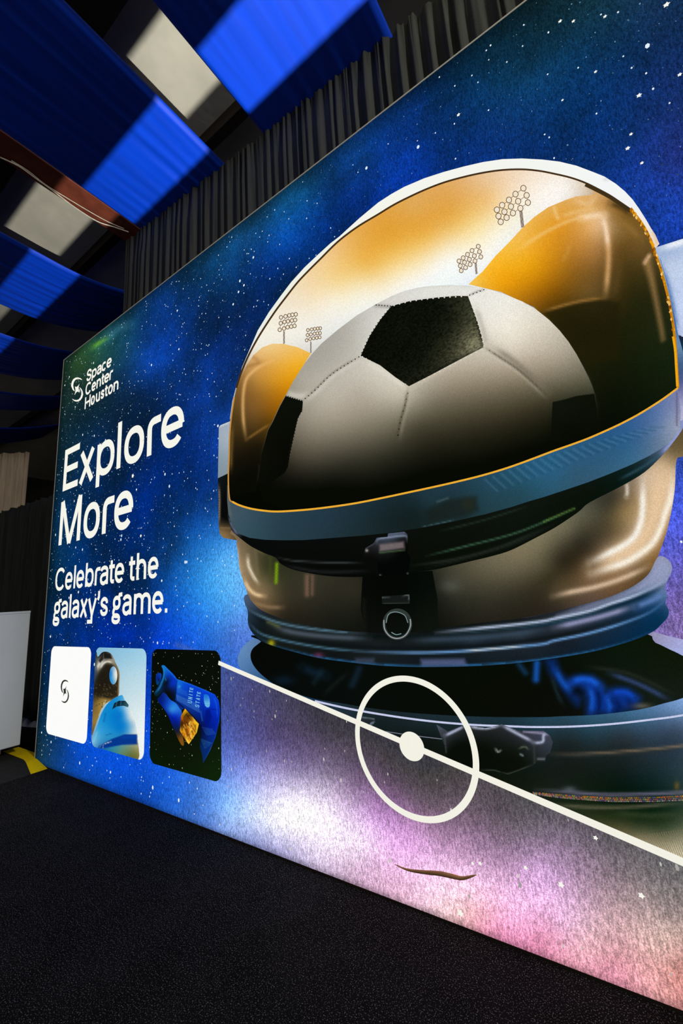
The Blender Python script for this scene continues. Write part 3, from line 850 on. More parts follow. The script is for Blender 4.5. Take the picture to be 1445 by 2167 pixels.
# lower shell
region('lower_shell', [(501, 1142), (504, 1174.7), (506.7, 1202), (513.7, 1227), (522, 1249.5), (527, 1268), (545, 1292), (574.6, 1305), (616, 1318.7), (657.6, 1327), (699, 1334), (754.5, 1339.4), (850, 1338), (930, 1333),
                       (1026.8, 1318), (1100, 1309), (1147.8, 1300.7), (1195.5, 1288.8), (1243, 1276.8), (1291, 1262.5), (1338.8, 1241), (1370, 1217), (1388, 1186), (1396, 1167), (1405.6, 1140.7), (1412.8, 1116.9), (1422, 1074), (1428, 1030),
                       (1431, 975), (1445, 966), (1500, 950), (1510, 870), (1439, 900), (1300, 950), (900, 1080), (520, 1115)], 8,
       [(503, 1160, (130, 110, 82)), (515, 1200, (168, 144, 110)), (525, 1235, (132, 108, 78)), (540, 1180, (78, 70, 50)), (560, 1205, (46, 50, 26)), (550, 1250, (150, 126, 92)), (570, 1268, (108, 88, 60)), (540, 1275, (104, 82, 56)),
        (600, 1250, (52, 50, 36)), (650, 1240, (58, 54, 42)), (700, 1270, (38, 37, 28)), (620, 1292, (44, 39, 28)), (760, 1250, (46, 43, 33)), (720, 1318, (22, 24, 18)), (600, 1308, (30, 28, 22)), (820, 1260, (6, 8, 6)), (900, 1260, (9, 13, 9)), (860, 1310, (7, 10, 7)), (850, 1190, (6, 8, 6)),
        (950, 1235, (58, 58, 46)), (1000, 1210, (84, 79, 62)), (1050, 1200, (104, 97, 75)), (1000, 1270, (44, 44, 34)), (1000, 1305, (36, 34, 26)), (1100, 1190, (114, 104, 80)), (1080, 1260, (48, 46, 35)), (1150, 1150, (120, 112, 86)), (1150, 1205, (88, 80, 58)), (1130, 1250, (46, 42, 30)),
        (1200, 1120, (114, 107, 84)), (1190, 1185, (28, 26, 16)), (1160, 1225, (34, 30, 20)), (1250, 1090, (88, 86, 68)), (1230, 1145, (36, 34, 24)), (1290, 1070, (56, 52, 40)), (1280, 1130, (68, 58, 42)), (1250, 1180, (62, 50, 32)), (1240, 1208, (92, 72, 48)), (1318, 1085, (150, 124, 78)), (1310, 1130, (110, 90, 56)),
        (1345, 1060, (150, 124, 86)), (1335, 1120, (150, 128, 100)), (1380, 1060, (206, 176, 136)), (1400, 1030, (226, 196, 162)), (1380, 1120, (226, 192, 152)), (1340, 1162, (226, 192, 156)), (1300, 1185, (205, 170, 135)), (1405, 1120, (140, 100, 52)), (1375, 1180, (136, 102, 58)),
        (1300, 1216, (130, 98, 62)), (1240, 1234, (122, 94, 62)), (1180, 1248, (96, 82, 54)), (1350, 1205, (96, 76, 50)), (1250, 1262, (88, 72, 62)), (1180, 1280, (46, 40, 32)), (1120, 1292, (40, 35, 26)), (1330, 1015, (120, 104, 86)), (1362, 1005, (196, 172, 148)), (1410, 985, (206, 176, 136)),
        (1300, 1050, (50, 46, 36)), (1438, 940, (104, 88, 56)), (1425, 955, (92, 78, 50)), (1480, 920, (96, 80, 52))],
       [('s', [(1396, 1000), (1392, 1050), (1384, 1090), (1372, 1118), (1352, 1148), (1322, 1170), (1285, 1187), (1255, 1200)], 20, (230, 198, 158), 0.9), ('s', [(1361, 1010), (1360, 1050), (1360, 1074), (1355.5, 1105), (1343.6, 1133.6), (1322, 1152.7), (1286, 1171.8), (1248, 1190.9)], 7.5, (250, 246, 236), 0.92),
        ('s', [(1424, 1000), (1420, 1050), (1408, 1085.8), (1398.5, 1117), (1381.8, 1148), (1358, 1169.4), (1326.8, 1188.5), (1286, 1202.8), (1250, 1214.8)], 8, (252, 244, 228), 0.92),
        ('s', [(1169, 1262.5), (1207.5, 1253), (1255, 1243.4), (1303, 1229), (1338.8, 1214.8), (1374.6, 1198)], 6, (228, 200, 170), 0.8),
        ('s', [(1326, 1022), (1327, 1040), (1325, 1052)], 4, (225, 215, 200), 0.8),
        ('s', [(524, 1174.7), (526, 1197), (535.8, 1219), (547, 1235.6)], 3.2, (232, 218, 192), 0.9), ('s', [(516, 1225), (526, 1245), (541, 1257.8), (560.7, 1262)], 4, (238, 204, 156), 0.9),
        ('s', [(530, 1273), (566, 1284), (599.5, 1285.5)], 4, (140, 114, 82), 0.8), ('s', [(502, 1150), (505, 1190), (512, 1222)], 3, (190, 168, 135), 0.7),
        ('s', [(585.6, 1193), (584, 1233)], 3.2, (124, 172, 10), 0.9), ('s', [(572, 1180), (572, 1230)], 4, (70, 76, 30), 0.5), ('s', [(540, 1165), (545, 1220)], 4, (112, 100, 72), 0.6), ('s', [(532, 1155), (540, 1162), (560, 1172)], 3, (96, 90, 60), 0.6),
        ('s', [(650, 1220), (650, 1258)], 6, (120, 92, 74), 0.8), ('s', [(661, 1219), (660, 1258)], 4, (116, 90, 72), 0.7), ('s', [(655.5, 1222), (655.5, 1262)], 1.6, (44, 40, 30), 0.8),
        ('b', 955, 1240, 22, 14, (84, 86, 78), 0.6)],
       helm, 4.0)

# neck ring
region('neck_ring', [(524.7, 1257.8), (516.4, 1263), (518, 1277), (524, 1294), (524.7, 1318.7), (533, 1338), (552.4, 1356), (574.6, 1365.7), (616, 1378), (671.5, 1392), (726.8, 1400), (805, 1408.5), (860.7, 1411), (916, 1411.5), (999, 1410),
                     (1082, 1404.3), (1150, 1396), (1219.4, 1385.5), (1267, 1376), (1315, 1362.8), (1348, 1352), (1381.8, 1336.5), (1398.5, 1322), (1412.8, 1305.5), (1415, 1291), (1408, 1277), (1411.6, 1260), (1407, 1245), (1412.8, 1226.7), (1421, 1210), (1421, 1195.7), (1412.8, 1183.7), (1398.5, 1176.5),
                     (1388, 1184), (1372, 1215), (1338.8, 1241), (1291, 1262.5), (1243, 1276.8), (1195.5, 1288.8), (1147.8, 1300.7), (1100, 1309), (1026.8, 1317), (930, 1328), (850, 1334), (754.5, 1337), (699, 1331), (657.6, 1324), (616, 1315), (574.6, 1301), (548, 1288), (531, 1270)], 9,
       [(x_, y_, tuple(0.80 * v_ for v_ in c_)) for x_, y_, c_ in [(520, 1272, (96, 116, 148)), (530, 1302, (38, 58, 80)), (545, 1330, (22, 34, 40)), (560, 1312, (20, 28, 28)), (600, 1340, (36, 42, 38)), (600, 1362, (24, 30, 28)), (700, 1342, (22, 30, 30)), (700, 1385, (20, 24, 24)), (800, 1345, (14, 20, 18)), (900, 1340, (10, 14, 10)), (900, 1358, (42, 58, 66)), (800, 1358, (36, 44, 46)),
        (900, 1395, (24, 32, 40)), (900, 1372, (12, 18, 12)), (1000, 1352, (44, 60, 78)), (1000, 1390, (22, 30, 36)), (1000, 1324, (10, 16, 12)), (1100, 1330, (14, 22, 24)), (1100, 1345, (58, 74, 90)), (1100, 1385, (26, 34, 42)), (1200, 1294, (34, 38, 48)), (1200, 1325, (70, 88, 108)), (1200, 1370, (24, 38, 54)), (1200, 1338, (24, 28, 28)),
        (1300, 1262, (76, 88, 112)), (1300, 1285, (14, 40, 54)), (1300, 1302, (44, 62, 86)), (1300, 1345, (18, 50, 80)), (1350, 1237, (120, 132, 164)), (1360, 1262, (16, 62, 90)), (1360, 1285, (34, 72, 118)), (1370, 1320, (10, 56, 96)), (1400, 1198, (172, 178, 208)), (1390, 1222, (150, 160, 196)), (1402, 1255, (120, 150, 200)), (1385, 1268, (50, 96, 150)), (1400, 1300, (8, 60, 100)), (1385, 1320, (8, 60, 96))]],
       [('p', [(1398, 1176), (1421, 1196), (1421, 1212), (1400, 1236), (1340, 1260), (1291, 1275), (1243, 1291), (1180, 1305), (1243, 1279), (1291, 1264), (1338, 1243), (1372, 1217), (1388, 1186)], 9, (150, 158, 192), 0.8),
        ('s', [(524, 1290), (545, 1308), (574.6, 1320), (616, 1331), (671.5, 1339), (726.8, 1344), (800, 1347), (900, 1347), (1000, 1338), (1100, 1328)], 4.5, (9, 16, 16), 0.85),
        ('s', [(1100, 1329), (1171.6, 1318), (1243, 1303), (1300, 1284), (1345, 1268), (1390, 1248), (1405, 1238)], 5, (8, 36, 54), 0.9),
        ('s', [(530, 1320), (560, 1338), (616, 1352), (699, 1364), (768, 1370), (860, 1373), (1000, 1368), (1100, 1358), (1200, 1342), (1290, 1318), (1350, 1296)], 5, (12, 18, 20), 0.75),
        ('s', [(520, 1282), (533, 1294.5), (574.6, 1313), (616, 1324), (671.5, 1332.5), (726.8, 1337.5), (774, 1340)], 2.6, (86, 120, 140), 0.9),
        ('s', [(921.6, 1339), (999, 1331), (1082, 1322.7), (1150, 1314.4), (1171.6, 1309.5), (1243, 1294), (1291, 1277.5), (1338.8, 1262), (1386.5, 1241), (1412, 1225)], 3.2, (190, 205, 232), 0.9),
        ('s', [(930, 1344), (1082, 1330), (1171, 1317), (1243, 1301), (1300, 1284)], 2, (40, 70, 84), 0.7),
        ('s', [(569, 1319), (616, 1337), (699, 1347.5), (782, 1351)], 6, (84, 96, 110), 0.75), ('s', [(566, 1316), (590, 1326)], 3, (120, 130, 60), 0.5),
        ('s', [(860, 1355), (999, 1350), (1100, 1340), (1171, 1328)], 7, (64, 84, 104), 0.6), ('s', [(1171, 1328), (1243, 1312), (1291, 1299), (1338.8, 1284)], 6, (150, 152, 190), 0.9), ('s', [(1345, 1284), (1380, 1270), (1405, 1256)], 7, (96, 130, 185), 0.8),
        ('s', [(524.7, 1316), (547, 1338), (574.6, 1349), (630, 1361.6), (699, 1372.7), (768, 1378)], 2.4, (70, 112, 134), 0.9),
        ('s', [(750, 1378), (833, 1380.8), (916, 1380.8), (999, 1376.6), (1082, 1369.7), (1150, 1362.8), (1171.6, 1356), (1243, 1341), (1315, 1319.8), (1374.6, 1296), (1408, 1270)], 2.8, (110, 160, 216), 0.9),
        ('s', [(980, 1378), (1060, 1371.5), (1110, 1367)], 2.0, (215, 215, 205), 0.7),
        ('s', [(533, 1340), (574.6, 1364.5), (616, 1377), (671.5, 1390.5), (726.8, 1398.8), (805, 1407), (916, 1410), (1082, 1403), (1219.4, 1384.5), (1315, 1361.8), (1381, 1336)], 2.6, (40, 110, 168), 0.8),
        ('b', 574, 1361, 7, 7, (190, 180, 10), 0.85), ('b', 674, 1386, 10, 5, (120, 50, 90), 0.7), ('p', [(752, 1393), (792, 1393), (792, 1404), (752, 1402)], 4, (58, 70, 92), 0.8), ('p', [(890, 1395), (982, 1394), (988, 1408), (892, 1410)], 4, (92, 104, 150), 0.75)],
       helm, 4.0)

# gasket, latch
region('gasket', [(482, 1085), (486, 1108), (491.5, 1124), (513.7, 1143.4), (533, 1157.3), (560.7, 1171), (583, 1180), (594, 1193), (616, 1204), (643.8, 1211), (685.3, 1218), (726.8, 1221), (782, 1220), (869, 1211), (916, 1206), (957.6, 1197), (999, 1187), (1040.7, 1177), (1082, 1164), (1135.8, 1137), (1171.6, 1118),
                  (1202.7, 1098), (1226.6, 1081), (1248, 1063), (1315, 1028.6), (1362.7, 1000), (1398.5, 966.5), (1425, 935), (1445, 905), (1440, 890), (1300, 960), (1000, 1080), (700, 1120), (510, 1110)], 10,
       [(520, 1140, (8, 10, 10)), (600, 1180, (8, 10, 8)), (700, 1190, (7, 9, 7)), (950, 1150, (10, 14, 8)), (1100, 1110, (12, 18, 12)), (1250, 1040, (10, 18, 10)), (1380, 970, (26, 50, 58)), (1420, 935, (130, 140, 190)), (1340, 1000, (12, 30, 30))],
       [('s', [(484, 1092), (492, 1116), (508, 1134)], 3, (110, 120, 150), 0.85), ('s', [(583, 1178), (616, 1186), (680, 1190), (770, 1192)], 1.8, (60, 66, 66), 0.8), ('s', [(600, 1196), (680, 1210), (780, 1208)], 3, (30, 34, 34), 0.8),
        ('s', [(900, 1177), (985, 1156), (1082, 1131), (1150, 1105), (1215, 1077)], 2, (54, 90, 66), 0.9), ('s', [(1150, 1104), (1215, 1076)], 2, (100, 140, 60), 0.6), ('s', [(930, 1124), (1026, 1100), (1120, 1070)], 1.8, (34, 48, 40), 0.8),
        ('s', [(870, 1197), (960, 1184), (1060, 1157), (1150, 1118)], 3, (34, 40, 34), 0.9), ('s', [(900, 1203), (1000, 1178), (1100, 1146), (1180, 1104)], 2, (26, 30, 26), 0.9),
        ('s', [(1400, 960), (1425, 932), (1442, 905)], 4, (150, 158, 210), 0.9), ('s', [(1310, 1015), (1360, 988), (1400, 960)], 3, (50, 84, 100), 0.7)],
       helm, 4.0)
region('latch_plate', [(767, 1215), (915, 1208), (926, 1270), (925, 1332), (840, 1342), (775, 1338), (763, 1290)], 10, [(840, 1270, (5, 8, 5)), (780, 1300, (10, 12, 9)), (900, 1310, (12, 17, 12))],
       [('s', [(770, 1270), (772, 1330)], 3, (26, 28, 20), 0.6)], helm, 6.0, None, False)
region('latch', [(773, 1160), (790, 1150), (797, 1138), (820, 1136), (821, 1129), (855, 1125), (862, 1130), (863, 1165), (868, 1180), (864, 1216), (802, 1218), (796, 1182), (772, 1182), (768, 1175)], 11,
       [(830, 1190, (4, 6, 5)), (782, 1170, (16, 16, 16)), (830, 1132, (66, 76, 92)), (845, 1145, (24, 26, 30))],
       [('s', [(797, 1150), (800, 1141), (822, 1137), (858, 1134), (862, 1145)], 2.4, (130, 142, 165), 0.9), ('s', [(824, 1131), (856, 1127)], 4, (84, 94, 116), 0.85),
        ('p', [(803, 1152), (854, 1146), (856, 1160), (803, 1167)], 3, (118, 106, 108), 0.9), ('s', [(803, 1170), (856, 1164)], 1.6, (70, 96, 60), 0.8), ('b', 776, 1165, 3, 3, (190, 180, 175), 0.9), ('b', 868, 1168, 2.5, 3, (170, 175, 180), 0.9), ('s', [(773, 1160), (790, 1150)], 2, (80, 80, 86), 0.7),
        ('b', 804, 1219, 3, 3, (140, 140, 130), 0.8), ('b', 863, 1214, 2.5, 2.5, (120, 120, 110), 0.7)], helm, 2.5, None, False)
region('latch_tab', [(808, 1262), (866, 1258), (867, 1277), (808, 1278)], 11, [(840, 1268, (20, 24, 22))], [('s', [(808, 1264), (824, 1263)], 1.6, (90, 100, 100), 0.8), ('s', [(852, 1262), (864, 1258), (866, 1272)], 1.8, (110, 120, 125), 0.8), ('s', [(812, 1278), (864, 1277)], 1.5, (60, 70, 66), 0.8)], helm, 3.0, None, False)


def ellipse(cx, cy, rx, ry, n=40, a0=0.0, a1=2 * math.pi):
    return [(cx + rx * math.cos(a0 + (a1 - a0) * i / n), cy + ry * math.sin(a0 + (a1 - a0) * i / n)) for i in range(n)]


traced_line('pull_ring', ellipse(840.5, 1321, 28, 30), 6.5, 12, (48, 56, 54), helm, None, True)
traced_line('ring_glint', [(812, 1312), (814, 1332), (826, 1347), (842, 1351), (858, 1344), (868, 1326), (868, 1310)], 2.2, 13, (150, 160, 160), helm)
traced_line('ring_glint', [(817, 1318), (822, 1300), (838, 1295), (856, 1302), (863, 1318)], 1.8, 13, (120, 140, 140), helm)
traced_line('ring_glint', [(828, 1338), (838, 1343), (849, 1341)], 1.8, 13, (120, 150, 150), helm)

# visor rim
region('visor_rim', RIMB + [(1440, 870), (1434.3, 820.9)] + GOLD_B[1:] + [(485.4, 1054.8), (483, 1027)], 11,
       [(490, 1085, (66, 84, 96)), (520, 1110, (52, 80, 92)), (600, 1110, (38, 60, 72)), (680, 1105, (34, 56, 68)), (760, 1090, (28, 46, 54)), (820, 1090, (22, 36, 40)), (880, 1080, (18, 30, 30)), (900, 1060, (30, 54, 64)), (960, 1060, (28, 48, 54)), (1030, 1040, (34, 68, 84)), (1100, 1010, (38, 84, 110)), (1100, 1040, (34, 70, 84)),
        (1160, 1000, (40, 94, 128)), (1220, 980, (44, 88, 118)), (1220, 1010, (48, 84, 108)), (1280, 950, (42, 88, 124)), (1340, 930, (46, 92, 136)), (1340, 960, (56, 104, 140)), (1390, 880, (80, 110, 160)), (1400, 910, (110, 130, 165)), (1380, 945, (84, 110, 140)), (1425, 860, (120, 130, 170)), (1425, 900, (150, 160, 180))],
       [('s', [(482, 1030), (484, 1070), (490, 1100)], 3, (110, 110, 96), 0.5), ('p', [(900, 1080), (945, 1058), (1008, 1050), (1012, 1080), (990, 1092), (905, 1108)], 6, (22, 30, 26), 0.7), ('b', 990, 1066, 14, 14, (46, 44, 26), 0.5), ('s', [(925, 1062), (948, 1054)], 2, (90, 110, 110), 0.5),
        ('s', [(1432, 830), (1432, 900)], 1.6, (90, 70, 100), 0.7), ('s', [(895, 1115), (960, 1101)], 1.6, (70, 110, 110), 0.6)]
       + [('s', [(1060 + 17 * k, 1002 - 6.2 * k + 0.05 * k * k), (1086 + 17 * k, 1026 - 6.6 * k)], 1.9, (96, 150, 184), 0.26) for k in range(-2, 19)] + [('s', [(1068 + 17 * k, 1000 - 6.2 * k + 0.05 * k * k), (1098 + 17 * k, 1023 - 6.6 * k)], 1.7, (22, 60, 84), 0.3) for k in range(-2, 19)],
       helm, 3.2, None, False)

# white rim and visor
region('white_rim', RIM_OUT + [(1389, 523), (1383, 525)] + GOLD_R[:4][::-1] + VIS_TOP[::-1][1:] + [(490, 880)], 13,
       [(600, 612, (238, 240, 228)), (520, 770, (225, 230, 228)), (495, 850, (170, 190, 205)), (700, 520, (242, 243, 232)), (900, 390, (244, 245, 236)), (1100, 346, (243, 245, 238)), (1300, 400, (244, 246, 246)), (1360, 460, (240, 240, 238)), (1388, 512, (236, 216, 196))],
       [('s', [(1378, 485), (1388, 505), (1390, 520)], 3.5, (215, 180, 140), 0.6), ('b', 1282, 380, 6, 3, (190, 190, 200), 0.6)], helm, 4.0, INK_FLAT, False)
vis = region('visor', VIS_TOP + GOLD_R[1:] + GOLD_B[1:] + GOLD_L[1:-1], 14,
       [(700, 535, (240, 200, 140)), (640, 610, (242, 222, 188)), (760, 510, (230, 172, 80)), (830, 500, (226, 160, 52)), (720, 590, (244, 208, 130)), (660, 620, (244, 218, 172)), (780, 560, (236, 180, 74)), (880, 440, (224, 172, 92)), (900, 480, (228, 162, 58)), (960, 420, (224, 166, 84)), (960, 460, (230, 170, 70)), (1020, 385, (232, 196, 150)), (1030, 420, (236, 184, 110)), (900, 510, (240, 190, 90)),
        (1000, 480, (248, 220, 150)), (840, 550, (246, 206, 120)), (1080, 380, (242, 214, 182)), (1140, 380, (246, 232, 214)), (1200, 395, (248, 244, 238)), (1100, 430, (250, 240, 222)), (1180, 430, (250, 246, 240)), (1060, 450, (248, 228, 180)), (950, 530, (250, 240, 214)), (850, 590, (250, 242, 220)), (760, 610, (248, 236, 205)), (1000, 560, (246, 246, 238)), (1060, 500, (248, 246, 236)),
        (930, 560, (250, 248, 240)), (840, 622, (248, 246, 238)), (1030, 545, (250, 248, 242)), (700, 640, (248, 242, 224)), (620, 705, (246, 242, 230)), (900, 590, (248, 247, 240)), (780, 640, (246, 244, 232)), (720, 660, (244, 240, 226)), (640, 680, (244, 238, 224)), (600, 660, (240, 230, 210)), (580, 700, (244, 238, 222)), (550, 730, (240, 238, 226)), (530, 752, (232, 226, 210)),
        (515, 800, (150, 110, 60)), (505, 850, (120, 90, 45)), (498, 900, (66, 50, 22)), (495, 960, (36, 28, 12)), (500, 1030, (10, 12, 5)), (560, 1000, (10, 13, 6)), (600, 1050, (6, 8, 3)), (700, 1050, (6, 8, 3)), (850, 1020, (6, 8, 3)), (1000, 990, (7, 10, 3)), (1150, 930, (9, 14, 4)), (1300, 870, (12, 18, 6)), (1400, 800, (16, 26, 10)),
        (1300, 750, (24, 28, 10)), (1380, 680, (30, 32, 14)), (1270, 700, (30, 30, 10)), (1300, 420, (160, 120, 70)), (1340, 500, (110, 80, 32)), (1350, 600, (46, 40, 16))],
       (), helm, 6.0, None, False)
vis['label'] = 'gold mirrored visor reflecting a stadium'
region('visor_reflection', [(991, 601.7), (1021.5, 574), (1049, 540.8), (1076.8, 513), (1107, 480), (1132, 457.8), (1160, 438.4), (1200, 421.8), (1219.4, 415.5), (1248, 413), (1258, 410), (1250, 398), (1240, 388.5), (1267, 402.5), (1291, 415.5), (1315, 431.5), (1335, 446), (1350, 465), (1364, 486.5), (1376, 510), (1388, 547), (1396.5, 571), (1404.8, 602), (1412, 630.4),
                    (1418, 661.5), (1424, 700), (1427, 742), (1429, 775.5), (1432, 819), (1385, 853), (1300, 900), (1262, 918), (1268, 860), (1250, 800), (1200, 720), (1130, 650), (1060, 618)], 15,
       [(1000, 600, (244, 196, 84)), (1030, 580, (246, 180, 40)), (1060, 550, (246, 182, 44)), (1080, 530, (244, 186, 60)), (1060, 600, (238, 160, 14)), (1100, 500, (240, 186, 84)), (1120, 560, (236, 164, 18)), (1100, 610, (206, 136, 14)), (1140, 480, (232, 168, 56)), (1170, 455, (226, 166, 72)), (1200, 440, (220, 160, 70)), (1240, 428, (222, 168, 90)), (1215, 422, (226, 176, 104)), (1180, 470, (226, 152, 34)),
        (1240, 448, (216, 160, 84)), (1270, 440, (196, 146, 76)), (1265, 412, (214, 168, 112)), (1290, 440, (160, 116, 56)), (1150, 520, (228, 156, 30)), (1200, 500, (206, 140, 44)), (1160, 580, (190, 124, 14)), (1210, 540, (178, 120, 40)), (1250, 500, (206, 152, 84)), (1272, 470, (236, 198, 158)), (1265, 540, (156, 112, 60)), (1230, 580, (128, 88, 30)), (1180, 620, (122, 78, 10)), (1140, 630, (150, 94, 10)), (1260, 600, (106, 78, 36)),
        (1200, 640, (88, 62, 14)), (1250, 622, (104, 80, 40)), (1150, 655, (100, 66, 12)), (1130, 642, (140, 90, 16)), (1310, 460, (130, 94, 40)), (1330, 490, (128, 96, 44)), (1310, 520, (100, 72, 28)), (1350, 530, (104, 78, 38)), (1320, 570, (70, 54, 20)), (1350, 580, (60, 50, 20)), (1310, 630, (52, 42, 14)), (1340, 640, (36, 36, 12)), (1370, 620, (40, 38, 16)), (1300, 680, (34, 32, 10)),
        (1200, 675, (44, 36, 10)), (1240, 680, (36, 32, 8)), (1200, 705, (36, 32, 8)), (1250, 740, (30, 30, 10)), (1330, 740, (24, 28, 10)), (1280, 820, (16, 20, 7)), (1390, 760, (20, 30, 12)), (1390, 700, (30, 36, 16)), (1330, 860, (12, 17, 6)), (1410, 810, (18, 28, 12)), (1270, 900, (8, 12, 4))],
       [('p', [(1147, 661), (1183.6, 650), (1219.4, 640.5), (1255, 634.5), (1284, 632), (1310, 640), (1310, 760), (1240, 770)], 6, (30, 27, 8), 0.75),
        ('s', [(1095, 530), (1135.8, 501.5), (1171.6, 482), (1207.5, 466), (1243, 457), (1278, 454)], 4, (246, 206, 140), 0.55), ('s', [(1230, 461), (1260, 456), (1278, 455)], 8, (250, 222, 190), 0.7),
        ('s', [(1272, 458), (1281, 478), (1286, 511), (1287.5, 546.8), (1285.5, 582.7), (1281, 628)], 6, (232, 180, 120), 0.72), ('s', [(1274, 460), (1281, 480), (1286, 520)], 5, (250, 224, 196), 0.8),
        ('s', [(1283, 630), (1255, 633), (1219.4, 639), (1183.6, 648.3), (1147.8, 659)], 3.2, (150, 108, 50), 0.85),
        ('s', [(1185, 460), (1220, 448), (1270, 440)], 5, (238, 196, 130), 0.6), ('s', [(1190, 552), (1200, 535), (1205, 515)], 4, (210, 160, 80), 0.35), ('s', [(1172, 440), (1180, 462)], 4, (244, 214, 160), 0.5), ('s', [(1220, 425), (1245, 432), (1258, 418)], 6, (240, 205, 160), 0.5),
        ('s', [(1292, 430), (1315, 440), (1333, 452)], 6, (60, 44, 20), 0.75), ('s', [(1310, 540), (1308, 580), (1300, 630)], 8, (92, 70, 34), 0.45), ('s', [(1300, 460), (1330, 480), (1355, 505)], 7, (150, 112, 54), 0.5),
        ('p', [(1362, 558), (1366, 548), (1374, 538), (1382, 575), (1390, 620), (1398, 665), (1404, 700), (1406, 718), (1400, 722), (1396, 700), (1384, 640), (1372, 590)], 6, (142, 110, 66), 0.9), ('s', [(1364, 556), (1374, 541)], 4, (226, 180, 140), 0.8)],
       helm, 4.5, None, False)
region('visor_reflection', [(657.6, 747.8), (630, 735), (599.5, 727.5), (574.6, 727.5), (555, 735), (535.8, 752), (521, 775), (509, 800), (501, 825), (497, 842), (491, 879), (487, 919), (485.5, 966), (484.5, 1016), (486, 1050), (540, 1040), (560, 960), (590, 880), (625, 800)], 15,
       [(600, 740, (236, 190, 110)), (570, 735, (238, 200, 132)), (545, 755, (226, 180, 112)), (640, 750, (240, 184, 76)), (600, 770, (232, 172, 64)), (630, 775, (238, 172, 34)), (560, 770, (214, 160, 78)), (530, 775, (196, 150, 90)), (580, 800, (212, 150, 44)), (610, 810, (218, 146, 16)), (540, 800, (186, 136, 64)), (590, 840, (176, 112, 12)), (550, 840, (146, 100, 38)), (575, 870, (136, 86, 14)), (530, 870, (118, 82, 40)), (545, 900, (84, 60, 24)),
        (565, 890, (96, 64, 14)), (530, 920, (60, 44, 18)), (515, 800, (150, 110, 58)), (508, 830, (120, 86, 40)), (505, 880, (84, 62, 26)), (500, 930, (48, 36, 16)), (545, 940, (30, 24, 10)), (510, 980, (18, 15, 7)), (495, 1030, (10, 10, 5)), (540, 1000, (10, 11, 5))],
       [('s', [(590, 758), (560, 770), (544, 779), (526, 795), (518, 812), (514, 846), (515, 890), (520.6, 931)], 3.4, (236, 186, 118), 0.75), ('s', [(520.6, 931), (545, 914), (572, 897)], 2.4, (140, 100, 44), 0.8), ('s', [(515, 780), (535, 772), (556, 766)], 4, (150, 106, 50), 0.5), ('s', [(536, 756), (545, 762)], 5, (170, 125, 70), 0.5),
        ('s', [(492, 895), (490, 940), (488, 1000)], 3.5, (110, 84, 40), 0.8), ('s', [(549, 985), (547, 1030)], 2.2, (40, 36, 24), 0.6)],
       helm, 3.5, None, False)
traced_line('visor_shadow_line', VIS_TOP[1:-1], 4.0, 16, (66, 46, 24), helm)
traced_line('visor_shadow_line', [(1238.5, 390), (1267, 404), (1291, 417), (1315, 433), (1334, 446)], 9.0, 16, (62, 48, 24), helm)
traced_line('gold_edge', GOLD_R, 6.0, 17, (196, 128, 16), helm)
traced_line('gold_edge', [(1424, 712), (1428.5, 742), (1430.5, 775), (1433, 818)], 5.0, 18, (240, 168, 20), helm)
traced_line('gold_edge', GOLD_B, 4.0, 18, (236, 172, 50), helm)
traced_line('gold_edge', GOLD_L, 3.0, 18, (190, 136, 60), helm)
shp = []
for i in range(70):
    p0 = GOLD_R[0:11]
    t = rng.uniform(0, len(p0) - 1.01)
    a, b = np.array(p0[int(t)]), np.array(p0[int(t) + 1])
    p = a + (b - a) * (t - int(t)) + rng.uniform(-3.5, 2, 2)
    s = rng.uniform(1.2, 3.4)
    q4 = trace([(p[0] - s, p[1]), (p[0], p[1] - s * 1.6), (p[0] + s, p[1]), (p[0], p[1] + s * 1.6)])
    shp.append((list(q4), [(0, 1, 2, 3)], [(232, 160, 20), (120, 66, 8), (246, 200, 110), (170, 100, 10)][i % 4]))
o = flat_print('gold_flakes', shp, 19, (200, 140, 20), helm, INK)
o['kind'] = 'stuff'

